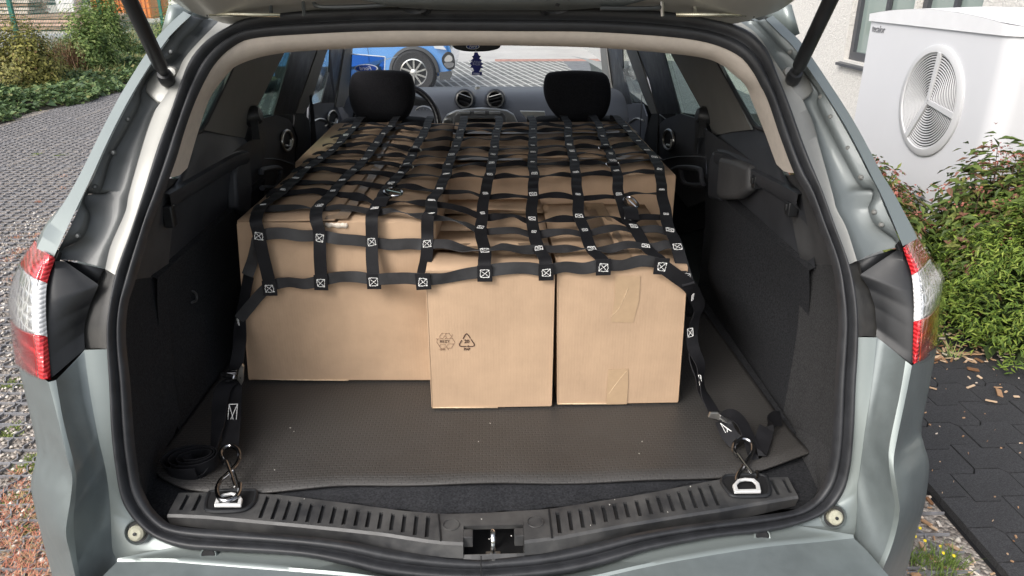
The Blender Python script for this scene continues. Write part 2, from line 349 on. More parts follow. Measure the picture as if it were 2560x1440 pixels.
BS = {-1: [(272, 873), (279, 977), (284, 1087), (296, 1180), (312, 1258), (345, 1310), (380, 1340), (440, 1366), (480, 1375)],
      1: [(2141, 843), (2136, 960), (2131, 1077), (2121, 1177), (2108, 1225), (2085, 1265), (2050, 1290), (2000, 1311), (1960, 1320)]}
for s in (-1, 1):
    o_out = (0.09, 0.08, 0.06, 0.05, 0.05, 0.06, 0.08, 0.08, 0.08)
    o_mid = (-0.005, -0.005, 0.0, -0.012, -0.028, -0.040, -0.018, -0.015, -0.01)
    o_cr = (-0.055, -0.055, -0.06, -0.066, -0.078, -0.092, -0.075, -0.075, -0.08)
    n = 110
    c0 = pc([(p[0], p[1], o) for p, o in zip(BO[s], o_out)], n, PSf)
    cm = pc([(p[0] * .52 + q[0] * .48, p[1] * .55 + q[1] * .45 + (0, 0, 0, 0, 4, 14, 4, 0, 0)[i], o_mid[i]) for i, (p, q) in enumerate(zip(BO[s], BC[s]))], n, PSf)
    cc = pc([(p[0], p[1], o) for p, o in zip(BC[s], o_cr)], n, PSf)
    cdd = pc([(p[0], p[1], o) for p, o in zip(BD[s], (-.05, -.052, -.055, -.06, -.068, -.078, -.066, -.066, -.066))], n, PSf)
    side = [p + V((s * 0.035, 0.10, 0)) for p in c0]
    rows = []
    for t in range(9):                       # round the corner in plan
        a_ = t / 8
        rows.append([(p * (1 - a_) ** 2 + q * 2 * a_ * (1 - a_) + r_ * a_ ** 2) if 0 else (p * (1 - a_) * (1 - 2 * a_) + q * 4 * a_ * (1 - a_) + r_ * a_ * (2 * a_ - 1)) for p, q, r_ in zip(c0, cm, cc)])
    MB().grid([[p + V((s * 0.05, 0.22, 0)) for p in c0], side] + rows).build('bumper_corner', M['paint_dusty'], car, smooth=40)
    MB().grid([cc, [x.lerp(y, .5) + V((0, -.001, 0)) for x, y in zip(cc, cdd)], cdd]).build('bumper_edge', M['paint'], car, smooth=40)
    ce = pc([(p[0], p[1], 0.004) for p in BE[s]], n, PSf)
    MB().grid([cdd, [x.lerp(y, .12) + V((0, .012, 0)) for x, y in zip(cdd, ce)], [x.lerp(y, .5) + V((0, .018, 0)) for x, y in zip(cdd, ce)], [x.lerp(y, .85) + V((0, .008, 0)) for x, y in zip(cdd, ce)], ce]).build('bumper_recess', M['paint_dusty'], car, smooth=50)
    cs_ = pc([(p[0], p[1], 0.008) for p in BS[s]], n, PSf)
    MB().grid([[x + V((s * 0.003, 0.008, 0)) for x in ce], [x + V((0, -0.003, 0)) for x in ce], [x.lerp(y, .25) + V((0, -.002, 0)) for x, y in zip(ce, cs_)], cs_, [x + V((-s * .015, .012, 0)) for x in cs_]]).build('sill_side_panel', M['paint'], car, smooth=60)
# sill panel and bumper shelf
HL = [(294, 1396), (417, 1396), (505, 1402), (632, 1412), (749, 1421), (866, 1431), (944, 1441), (1040, 1452), (1150, 1458), (1250, 1458), (1360, 1452), (1474, 1440), (1592, 1414), (1709, 1391), (1904, 1360), (2040, 1347), (2133, 1337)]
SL = [(440, 1366), (467, 1372), (553, 1379), (660, 1385), (749, 1391), (866, 1414), (944, 1434), (1020, 1445), (1100, 1450), (1200, 1452), (1300, 1447), (1396, 1437), (1474, 1422), (1552, 1399), (1630, 1375), (1787, 1344), (1990, 1313)]
hl = pc([(u, v, -0.03) for u, v in HL], 120, PSf); slc = pc([(u, v, 0.004) for u, v in SL], 120, PSf)
MB().grid([[x + V((0, .012, .012)) for x in slc], slc, [x.lerp(y, .8) for x, y in zip(slc, hl)], hl, [x + V((0, -.004, -.004)) for x in hl]]).build('sill_panel', M['paint'], car, smooth=60)
shelf = [[x + V((0, -.004, -.004)) for x in hl], [x + V((0, -.03, -.010)) for x in hl], [x + V((0, -.10, -.014)) for x in hl], [x + V((0, -.155, -.020)) for x in hl], [x + V((0, -.172, -.045)) for x in hl], [x + V((0, -.165, -.30)) for x in hl]]
for k, r_ in enumerate(shelf):
    for i in range(120):
        t = abs(i - 59.5) / 59.5; r_[i].x *= 1 + 0.10 * (k / 5) * t
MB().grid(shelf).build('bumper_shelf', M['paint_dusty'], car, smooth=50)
# rubber stop buttons and drain holes in the sill
stopm = mat('aged_rubber_stop', (0.36, 0.35, 0.27), 0.6, var=0.2, vs=90)
for (u, v) in ((345, 1330), (2084, 1291)):
    p = PS(u, v, -0.004)
    bt = MB().lathe([(0.0, -0.012), (0.010, -0.012), (0.0135, -0.009), (0.0135, 0.004), (0.018, 0.006)], p, V((0, 1, -0.45)), 24).build('stop_button', stopm, car)
    MB().lathe([(0.0, 0), (0.003, 0.0005), (0.003, 0.003)], p + V((0, -0.0135, 0.006)), V((0, 1, -0.45)), 8).build('screw', M['blackp'], bt)
    MB().lathe([(0.019, -0.002), (0.0205, -0.006), (0.0225, -0.004), (0.023, 0.004)], p + V((0, .001, 0)), V((0, 1, -0.45)), 28).build('stop_recess', M['paint_dusty'], car)
    MB().lathe([(0.0, 0.0), (0.0195, -0.001)], p + V((0, 0.0015, 0)), V((0, 1, -0.45)), 24).build('recess_floor', M['dustp'], car)
for (u, v) in ((521, 1388), (1906, 1341)):
    p = PS(u, v, -0.012)
    MB().lathe([(0.0, 0.0), (0.010, -0.001), (0.0125, 0.001)], p, V((0, 1, -0.6)), 18).build('drain_hole', M['dark'], car)
    MB().lathe([(0.012, -0.001), (0.0135, -0.002), (0.015, 0.001)], p, V((0, 1, -0.6)), 20).build('drain_rim', M['paint'], car)

# ---- tail lamps
def lampmat(name, c, kind):
    m = mat(name, c, 0.08, 0.0, 1.0, rough_c=0.02)
    n = m.node_tree.nodes; l = m.node_tree.links; b = n['Principled BSDF']; tc = n.new('ShaderNodeTexCoord')
    if kind == 'hex':
        vo = n.new('ShaderNodeTexVoronoi'); vo.feature = 'DISTANCE_TO_EDGE'; vo.inputs['Scale'].default_value = 58; vo.inputs['Randomness'].default_value = 0.35
        l.new(tc.outputs['Object'], vo.inputs['Vector'])
        rp = n.new('ShaderNodeValToRGB'); rp.color_ramp.elements[0].position = 0.04; rp.color_ramp.elements[1].position = 0.22
        rp.color_ramp.elements[0].color = (0.92, 0.92, 0.92, 1); rp.color_ramp.elements[1].color = (*c, 1)
        l.new(vo.outputs[0], rp.inputs[0]); l.new(rp.outputs[0], b.inputs['Base Color'])
        bp = n.new('ShaderNodeBump'); bp.inputs['Strength'].default_value = 0.9; bp.inputs['Distance'].default_value = 0.006
        l.new(vo.outputs[0], bp.inputs['Height']); l.new(bp.outputs[0], b.inputs['Normal']); b.inputs['Metallic'].default_value = 0.55; b.inputs['Roughness'].default_value = 0.2
    else:
        wv = n.new('ShaderNodeTexWave'); wv.bands_direction = 'Z'; wv.inputs['Scale'].default_value = 46 if kind == 'rib' else 8.5; wv.inputs['Distortion'].default_value = 0.6; wv.inputs['Detail'].default_value = 1
        l.new(tc.outputs['Object'], wv.inputs['Vector'])
        rp = n.new('ShaderNodeValToRGB'); rp.color_ramp.elements[0].position = 0.0; rp.color_ramp.elements[1].position = 0.25 if kind == 'band' else 0.7
        hi = tuple(min(1, x * 1.9 + 0.03) for x in c); rp.color_ramp.elements[0].color = (*hi, 1); rp.color_ramp.elements[1].color = (*c, 1)
        l.new(wv.outputs[1], rp.inputs[0]); l.new(rp.outputs[0], b.inputs['Base Color'])
        bp = n.new('ShaderNodeBump'); bp.inputs['Strength'].default_value = 0.35; bp.inputs['Distance'].default_value = 0.003
        l.new(wv.outputs[1], bp.inputs['Height']); l.new(bp.outputs[0], b.inputs['Normal'])
    return m
LR = lampmat('red_lens', (0.30, 0.005, 0.008), 'band'); LRR = lampmat('ribbed_red_lens', (0.46, 0.008, 0.014), 'rib')
LRT = lampmat('upper_red_lens', (0.44, 0.008, 0.016), 'rib'); LH = lampmat('honeycomb_clear_lens', (0.52, 0.53, 0.55), 'hex'); LHR = lampmat('ribbed_clear_lens', (0.66, 0.66, 0.67), 'rib')
LRO = lampmat('amber_red_lens', (0.42, 0.035, 0.008), 'band')
LG = {-1: [[(92, 603), (112, 624), (124, 636), (133, 645)], [(53, 663), (68, 682), (92, 700), (117, 710)], [(29, 740), (52, 762), (88, 772), (113, 770)], [(31, 797), (52, 818), (92, 835), (115, 832)], [(44, 908), (78, 933), (108, 946), (122, 950)]],
      1: [[(2291, 585), (2275, 603), (2263, 617), (2257, 624)], [(2324, 642), (2308, 662), (2296, 676), (2278, 684)], [(2356, 702), (2335, 735), (2305, 747), (2284, 747)], [(2350, 762), (2330, 785), (2306, 800), (2284, 797)], [(2342, 867), (2315, 896), (2290, 907), (2280, 911)]]}
for s in (-1, 1):
    lamp = MB()
    offs = (0.085, 0.005, -0.046, -0.038)
    G = [[V((u, v, o)) for (u, v), o in zip(r_, offs)] for r_ in LG[s]]
    cols = [cr([G[i][j] for i in range(5)], 61) for j in range(4)]          # down each column
    # find row indexes nearest the control rows on the inner column
    grid3 = []
    for i in range(61):
        rr = cr([cols[j][i] for j in range(4)], 25)
        grid3.append([PS(q.x, q.y, q.z) for q in rr])
    def nearest(jc, i):
        tgt = G[i][jc]; return min(range(61), key=lambda k: (cols[jc][k] - tgt).length)
    r1, r3 = nearest(2, 1), nearest(2, 3)
    cj = max(range(25), key=lambda j: 0 if False else -abs(j - 18))
    root = MB().grid([[p + V((-s * 0.004, 0.02, 0)) for p in g] for g in grid3]).build('tail_lamp', M['dark'], car)
    tag(root, 'left-hand tail lamp beside the gravel' if s < 0 else 'right-hand tail lamp beside the hedge')
    def sec(i0, i1, j0, j1, name, mt): MB().grid([grid3[i][j0:j1 + 1] for i in range(i0, i1 + 1)]).build(name, mt, root, smooth=40, thick=0.004, toff=-1)
    sec(0, r1, 0, cj, 'red_lens', LRT); sec(0, r1, cj, 24, 'lens_side', LRR)
    sec(r1, r3, 0, cj, 'clear_lens', LH); sec(r1, r3, cj, 24, 'clear_lens_side', LHR)
    sec(r3, 60, 0, cj, 'red_lens', LR if s < 0 else LRO); sec(r3, 60, cj, 24, 'lens_side', LRR)
    MB().grid([[p + V((s * .002, -.007, .001)) for p in g] for g in grid3]).build('outer_lens', M['shell'], root, smooth=60)
    # skirts into the body
    MB().grid([[g[0] for g in grid3], [g[0] + V((s * .02, .08, 0)) for g in grid3], [g[0] + V((s * .03, .2, 0)) for g in grid3]]).build('lamp_surround', M['paint'], car)

# ---- struts
for s, (u, v), (u2, v2), pts in ((-1, (416, 196), (322, -4), [(372, 215), (400, 178), (430, 170), (447, 176), (437, 222), (425, 268), (398, 262), (370, 235)]), (1, (1984, 194), (2078, -4), [(2028, 232), (2008, 180), (1990, 172), (1958, 176), (1962, 222), (1972, 266), (2000, 258), (2020, 244)])):
    p = PS(u, v, -0.012); q = PY(u2, v2, p.y - 0.135); d = (q - p).normalized(); e = p + d * 0.52
    st = MB().tube([p + d * 0.014, p + d * 0.03, p + d * 0.035, p + d * 0.30, p + d * 0.302, e], [0.0075, 0.0105, 0.0125, 0.0125, 0.006, 0.006], 14).build('gas_strut', M['blackp'], car, smooth=40)
    MB().lathe([(0, -0.016), (0.009, -0.015), (0.0135, -0.008), (0.014, 0.004), (0.0125, 0.014), (0, 0.017)], p, d, 14).build('ball_socket', M['blackp'], st)
    MB().cap([PS(a_, b_, 0.020) for a_, b_ in pts]).build('strut_bracket', M['primer'], car, thick=0.02, bevel=0.003)
    MB().lathe([(0, -.004), (.009, -.003), (.011, .004)], PS(u + s * -12, v - 14, 0.004), V((0, 1, -.4)), 12).build('bracket_boss', M['primer'], car)

# ---- tailgate, swung up over the opening
dirg = V((0, -0.84, 0.54))
bot = pc([(428, -2, -0.075), (452, 16, -0.068), (484, 32, -0.062), (520, 44, -0.050), (560, 58, -0.02), (605, 62, 0.01), (670, 52, 0.02), (807, 35, 0.02), (973, 29, 0.02), (1140, 28, 0.02), (1280, 28, 0.02), (1480, 31, 0.02), (1647, 40, 0.02), (1760, 58, 0.01), (1830, 60, -0.02), (1880, 48, -0.050), (1930, 34, -0.062), (1962, 18, -0.068), (1990, -2, -0.075)], 90, PSf)
def grow(p, du, k): return V((p.x * (1 + 0.14 * du), p.y - 0.86 * du - k[0], p.z + 0.58 * du + k[1]))
g0 = bot; rowsg = [[p + V((0, 0.0, 0.012)) for p in bot], bot]
zmin = min(p.z for p in bot)
for d_ in (0.05, 0.12, 0.14, 0.4, 0.75, 1.0):
    rowsg.append([V((p.x * (1 + 0.10 * d_), min(p.y, 1.47) - 0.13 - 0.80 * d_ * 0.95, max(p.z, 1.475) + 0.035 + 0.56 * d_)) for p in bot])
gate = MB().grid(rowsg).build('tailgate', mat('gate_inner_paint', (.46, .45, .41), .35, .35, .2, var=.06, vs=9, rv=.06), car, smooth=45, thick=0.012, toff=-1)
MB().grid([[p + V((0, .008, -.014)) for p in r_[14:76]] for r_ in rowsg[5:7]]).build('gate_lower_trim', M['guttr'], gate, thick=.008)
MB().grid([[p + V((0, .008, -.014)) for p in r_[16:74]] for r_ in rowsg[6:8]]).build('gate_upper_trim', M['guttr'], gate, thick=.008)
# shadow sheet, ribs and hardware of the visible edge
MB().grid([pc([(1000, 12, -0.075), (1140, 19, -0.062), (1280, 19, -0.060), (1420, 18, -0.064), (1560, 8, -0.085)], 30, PSf), pc([(860, -16, -0.125), (1100, -24, -0.13), (1280, -26, -0.13), (1460, -26, -0.13), (1650, -16, -0.125)], 30, PSf)]).build('gate_shadow_sheet', M['guttr'], gate, thick=0.012)  # grey sheet standing for the shadow on the middle of the gate
for seg in ([(535, 6), (640, 13), (648, -8)], [(782, 2), (800, 17), (900, 16), (985, 10)], [(1655, 12), (1636, 20), (1500, 20)], [(1760, 0), (1772, 17), (1860, 14), (1910, -4)]):
    MB().tube(pc([(u, v, -0.078) for u, v in seg], 16, PSf), 0.004, 8).build('pressed_rib', M['flange'], gate)
MB().tube([PS(518, 42, -0.065), PS(516, 26, -0.075), PS(520, 16, -0.085)], 0.0016, 6).build('weld_seam', M['flange'], gate)
MB().tube([PS(1884, 44, -0.065), PS(1890, 26, -0.075), PS(1884, 16, -0.085)], 0.0016, 6).build('weld_seam', M['flange'], gate)
for a_, b_ in (((522, 36), (700, 39)), ((1690, 38), (1866, 38))):
    MB().grid([[PS(a_[0], a_[1] - 6, -0.080), PS(b_[0], b_[1] - 6, -0.080)], [PS(a_[0], a_[1] + 2, -0.074), PS(b_[0], b_[1] + 2, -0.074)], [PS(a_[0], a_[1] + 4, -0.062), PS(b_[0], b_[1] + 4, -0.062)]]).build('foil_strip', mat('foil', (0.72, 0.69, 0.55), 0.25, 0.9), gate, thick=0.002)
for u in (678, 760, 1656, 1738):
    p = [PS(u, 40, -0.06), PS(u - 1, 20, -0.075), PS(u - 2, -6, -0.10)]
    MB().tube(p, 0.0035, 6).build('hinge_arm', M['steel' if u > 1000 else 'flange'], car)
for u0, du in ((1035, 26), (1392, -26)):
    pb = PS(u0, -2, -0.09)
    MB().lathe([(0, 0), (0.020, 0.0), (0.024, 0.006), (0.026, 0.012)], PS(u0, 0, -0.08), V((0, -.55, -.8)), 20).build('grommet', M['rubber'], gate)
    pth = [PS(u0 - du * .2 + i * du * 0.16 * (1 if 1 else 0) * .9, -4 + i * 3.0, -0.092 + i * 0.008) for i in range(12)]
    MB().tube(pth, [0.0105 + 0.0022 * (i % 2) for i in range(12)], 12).build('wiring_boot', M['rubber'], gate)
# ---- floor, mat, walls of the load bay
FZ = 0.634
MB().box((0, 1.62, FZ - 0.012), (1.31, 1.02, 0.02)).build('load_floor', M['carpet'], car, smooth=0)
MB().box((0, 2.52, FZ - 0.02), (1.26, 0.86, 0.05)).build('folded_seat_back', M['carpet'], car, smooth=0, bevel=0.02)
lip = pc([(690, 1236), (860, 1254), (1000, 1272), (1090, 1282), (1200, 1279), (1370, 1268), (1600, 1232), (1790, 1196)], 40, lambda u, v, o: PZ(u, v, FZ + 0.002))
MB().grid([[V((p.x, p.y + 0.004 * math.sin(p.x * 71) , p.z)) for p in lip], [V((p.x, 1.3, p.z)) for p in lip]]).build('floor_carpet_lip', M['carpet'], car, thick=0.006, toff=-1)
MB().box((0, 1.08, 0.56), (1.1, 0.16, 0.06)).build('sill_core', M['dark'], car, smooth=0)

def wallx(z): return float(np.interp(z, [0.6, 0.66, 0.85, 0.95, 1.05, 1.125, 1.14], [0.662, 0.668, 0.668, 0.655, 0.635, 0.622, 0.622]))
trimb = mat('soft_black_trim', (0.040, 0.042, 0.048), 0.5, var=0.2, vs=9, bump=0.15, bs=500, dist=0.0004)
trimg = mat('dark_grey_trim', (0.062, 0.062, 0.064), 0.55, var=0.15, vs=14, bump=0.15, bs=500, dist=0.0004)
lining = mat('grey_carpet_lining', (0.040, 0.040, 0.042), 0.95, var=0.35, vs=300, bump=0.7, bs=900, spec=0.15, c2=(0.068, 0.068, 0.070))
for s in (-1, 1):
    ys = [1.38 + 0.78 * i / 40 for i in range(41)]; zl = [0.615 + (0.985 - 0.615) * j / 16 for j in range(17)]
    def wx(y, z):
        hump = 0.080 * math.exp(-((y - 1.80) / 0.19) ** 2) * max(0, min(1, (1.03 - z) / 0.22)) * min(1, max(0, (z - .63) / .16)) * (1 if s > 0 else 0.2)
        return s * (wallx(z) - hump)
    MB().grid([[V((wx(y, z), y, z)) for y in ys] for z in zl] + [[V((s * (wallx(.99) + .02), y, .995)) for y in ys]]).build('side_lining', M['carpet'], car, smooth=60)
    zu = [0.985 + (1.127 - 0.985) * j / 8 for j in range(9)]
    MB().grid([[V((s * (wallx(z) + 0.012), y, z)) for y in ys] for z in zu]).build('side_trim_upper', trimb, car, smooth=60)
    # flared corner panel between wall and seal
    if s < 0:
        inn = [(447, 446), (427, 600), (420, 690), (421, 740), (426, 840), (432, 920), (440, 980), (452, 1045)]
        sea = [(424, 446), (377, 570), (341, 700), (320, 763), (315, 847), (322, 930), (330, 1010), (342, 1140)]
    else:
        inn = [(1962, 438), (1992, 610), (2006, 660), (2000, 740), (1994, 820), (1985, 880), (1974, 945), (1954, 1055)]
        sea = [(1988, 438), (2052, 585), (2080, 663), (2092, 747), (2096, 813), (2093, 870), (2088, 945), (2077, 1130)]
    i3 = [PX(u, v, s * (wallx(1.0) if k < 2 else 0.662)) for k, (u, v) in enumerate(inn)]
    s3 = [PS(u + s * 9, v, 0.022) for u, v in sea]
    def loft(i0, i1, nm, mt):
        a_ = cr(i3[i0:i1], 30); b_ = cr(s3[i0:i1], 30)
        MB().grid([a_, [x.lerp(y, .33) + V((s * .012, 0, 0)) for x, y in zip(a_, b_)], [x.lerp(y, .7) + V((s * .01, 0, 0)) for x, y in zip(a_, b_)], b_]).build(nm, mt, car, smooth=60)
    loft(0, 3, 'pillar_foot_trim', trimg); loft(2, 8, 'corner_lining', lining if s > 0 else M['carpet'])
    # foot of the panel down to the sill
    fl = [(452, 1045), (430, 1100), (400, 1180), (372, 1230)] if s < 0 else [(1954, 1055), (1985, 1110), (2020, 1170), (2040, 1215)]
    f0 = [PZ(u, v, FZ) for u, v in fl]; f1 = [PS(u, v, .012) for u, v in ([(342, 1140), (350, 1190), (360, 1235), (385, 1272)] if s < 0 else [(2077, 1130), (2070, 1178), (2055, 1215), (2025, 1252)])]
    f0[0] = i3[-1]; f1[0] = s3[-1]; q0, q1 = cr(f0, 14), cr(f1, 14)
    MB().grid([q0, [x.lerp(y, .33) + V((s * .012, 0, 0)) for x, y in zip(q0, q1)], [x.lerp(y, .7) + V((s * .01, 0, 0)) for x, y in zip(q0, q1)], q1]).build('corner_foot', lining if s > 0 else M['carpet'], car, smooth=60)
    f2 = [PZ(u, v, FZ - .006) for u, v in ([(452, 1045), (520, 1230), (455, 1300), (385, 1272)] if s < 0 else [(1954, 1055), (1900, 1200), (1960, 1262), (2030, 1250)])]
    MB().cap(f2).build('corner_floor', M['carpet'], car)
    # ledge
    if s < 0:
        e_ = [(424, 486), (434, 480), (470, 459), (530, 424), (580, 395), (600, 386), (622, 380)]
        t_ = [(430, 470), (452, 400), (480, 340), (515, 316), (560, 322), (600, 330), (620, 350)]
    else:
        e_ = [(1995, 486), (1985, 480), (1950, 462), (1890, 431), (1830, 399), (1803, 385), (1786, 382)]
        t_ = [(1988, 470), (1966, 420), (1930, 338), (1885, 316), (1840, 316), (1800, 324), (1778, 345)]
    e3 = cr([PX(u, v, s * 0.620) for u, v in e_], 30); t3 = cr([PT(u, v, s, 0.012) for u, v in t_], 30)
    MB().grid([[p + V((s * .012, 0, -.035)) for p in e3], [p + V((0, 0, -.022)) for p in e3], e3, [p + V((s * .012, 0, .003)) for p in e3], [x.lerp(y, .6) + V((0, 0, -.006)) for x, y in zip(e3, t3)], t3]).build('load_cover_ledge', trimb, car, smooth=45)
    # end bolster of the ledge, where the seat back locks in
    end = [PX(u, v, s * .628) for u, v in ([(600, 388), (622, 376), (628, 410), (632, 470), (628, 540), (596, 520), (590, 430)] if s < 0 else [(1800, 388), (1780, 378), (1772, 400), (1768, 440), (1768, 495), (1800, 503), (1806, 440)])]
    MB().prism(end, (s * 0.03, 0, 0)).build('latch_bolster', trimb, car, bevel=0.008)
# hatch outline, finger pulls (left); round cover and buckle (right)
w3 = lambda u, v: PX(u, v, -0.664)
hp = [(594, 590), (540, 630), (470, 686), (431, 718), (422, 742), (426, 860), (438, 960), (452, 1042)]
MB().tube(cr([w3(u, v) for u, v in hp], 60), 0.0022, 6).build('hatch_seam', M['dark'], car)
for (u, v) in ((478, 742), (566, 662)):
    a_ = [w3(u - 3, v - 14), w3(u + 6, v - 6), w3(u + 6, v + 8), w3(u - 5, v + 14)]
    MB().tube([p + V((.006, 0, 0)) for p in cr(a_, 10)], 0.003, 6).build('finger_pull', trimg, car)
rc = [PX(u, v, 0.612) for u, v in [(1795, 392), (1840, 402), (1868, 415), (1868, 475), (1840, 498), (1800, 500), (1788, 490)]]
MB().prism(rc, (0.03, 0, 0)).build('round_cover', trimg, car, bevel=0.012, seg=3)
for (u, v) in ((1893, 455), (1979, 522)):
    p = PX(u, v, 0.628)
    MB().box(p, (0.02, 0.02, 0.03)).box(p + V((-.012, 0, .004)), (0.006, 0.012, 0.016)).build('lashing_clip', M['blackp'], car, bevel=0.002)
p = PX(424, 540, -0.63); MB().box(p, (0.02, 0.02, 0.045)).build('lashing_clip', M['blackp'], car, bevel=0.003)

# ---- cabin sides: pillars, glass, doors
doorm = mat('grey_blue_door_trim', (0.085, 0.090, 0.105), 0.5, var=0.1, vs=8, bump=0.1, bs=500, dist=0.0004)
rdoor = mat('charcoal_door_trim', (0.040, 0.042, 0.048), 0.5, var=0.15, vs=8, bump=0.1, bs=500, dist=0.0004)
greenw = glass('green_tinted_glass', (0.70, 0.78, 0.75))
side_parts = {
 -1: [('quarter_window', [(425, 478), (470, 300), (520, 140), (600, 138), (590, 176), (525, 316), (486, 342)], M['tint'], .010, .004),
      ('c_pillar_trim', [(579, 172), (640, 132), (712, 130), (645, 264), (632, 280), (612, 345), (560, 336), (512, 325)], M['greytrim'], 0, .005),
      ('rear_door_window', [(700, 128), (633, 270), (637, 304), (692, 292), (742, 126)], M['tint'], .014, .004),
      ('rear_door_frame', [(729, 128), (683, 288), (741, 285), (795, 124)], M['blackp'], .004, .005),
      ('b_pillar_trim', [(795, 124), (740, 283), (760, 284), (777, 257), (820, 120)], M['greytrim'], .001, .005),
      ('front_door_window', [(812, 118), (768, 266), (812, 262), (830, 180), (834, 118)], M['fog'], .014, .004),
      ('front_door_frame', [(826, 120), (823, 180), (803, 258), (838, 256), (864, 120)], M['blackp'], .006, .005),
      ('a_pillar_trim', [(863, 120), (840, 268), (873, 268), (882, 120)], M['greytrim'], .0, .005),
      ('rear_door_panel', [(606, 330), (625, 306), (649, 298), (690, 287), (722, 298), (737, 320), (748, 350), (752, 445), (660, 560), (604, 560), (608, 400)], rdoor, .008, .006),
      ('front_door_panel', [(772, 264), (800, 255), (838, 258), (852, 290), (860, 335), (800, 420), (765, 420)], doorm, .008, .006),
      ('b_pillar_foot', [(738, 282), (762, 283), (772, 300), (776, 330), (776, 440), (735, 480), (745, 345), (735, 318)], M['dark'], .002, .005)],
 1: [('quarter_window', [(1995, 478), (1970, 250), (1900, 140), (1785, 138), (1790, 164), (1872, 314), (1890, 328), (1932, 342)], greenw, .010, .004),
     ('c_pillar_trim', [(1672, 126), (1795, 150), (1878, 324), (1825, 330), (1782, 340), (1766, 285), (1750, 268)], M['greytrim'], 0, .005),
     ('rear_door_window', [(1643, 122), (1690, 124), (1764, 269), (1760, 304), (1690, 290), (1680, 240)], greenw, .014, .004),
     ('rear_door_frame', [(1588, 120), (1657, 124), (1701, 284), (1642, 285), (1622, 200)], M['blackp'], .004, .005),
     ('b_pillar_trim', [(1562, 118), (1590, 120), (1643, 284), (1628, 284), (1608, 240)], M['greytrim'], .001, .005),
     ('front_door_window', [(1546, 116), (1574, 116), (1618, 240), (1618, 262), (1572, 264), (1550, 180)], M['fog'], .014, .004),
     ('front_door_frame', [(1505, 116), (1556, 118), (1558, 180), (1580, 260), (1542, 258), (1530, 200)], M['blackp'], .006, .005),
     ('a_pillar_trim', [(1500, 116), (1514, 116), (1535, 268), (1512, 262)], M['greytrim'], .0, .005),
     ('rear_door_panel', [(1640, 318), (1662, 298), (1700, 284), (1746, 297), (1766, 330), (1764, 500), (1720, 520), (1640, 420)], rdoor, .008, .006),
     ('front_door_panel', [(1535, 262), (1545, 254), (1577, 257), (1606, 260), (1616, 290), (1612, 400), (1560, 380)], doorm, .008, .006),
     ('b_pillar_foot', [(1630, 283), (1645, 284), (1644, 345), (1640, 460), (1598, 400), (1614, 330)], M['dark'], .002, .005)]}
SP = {}
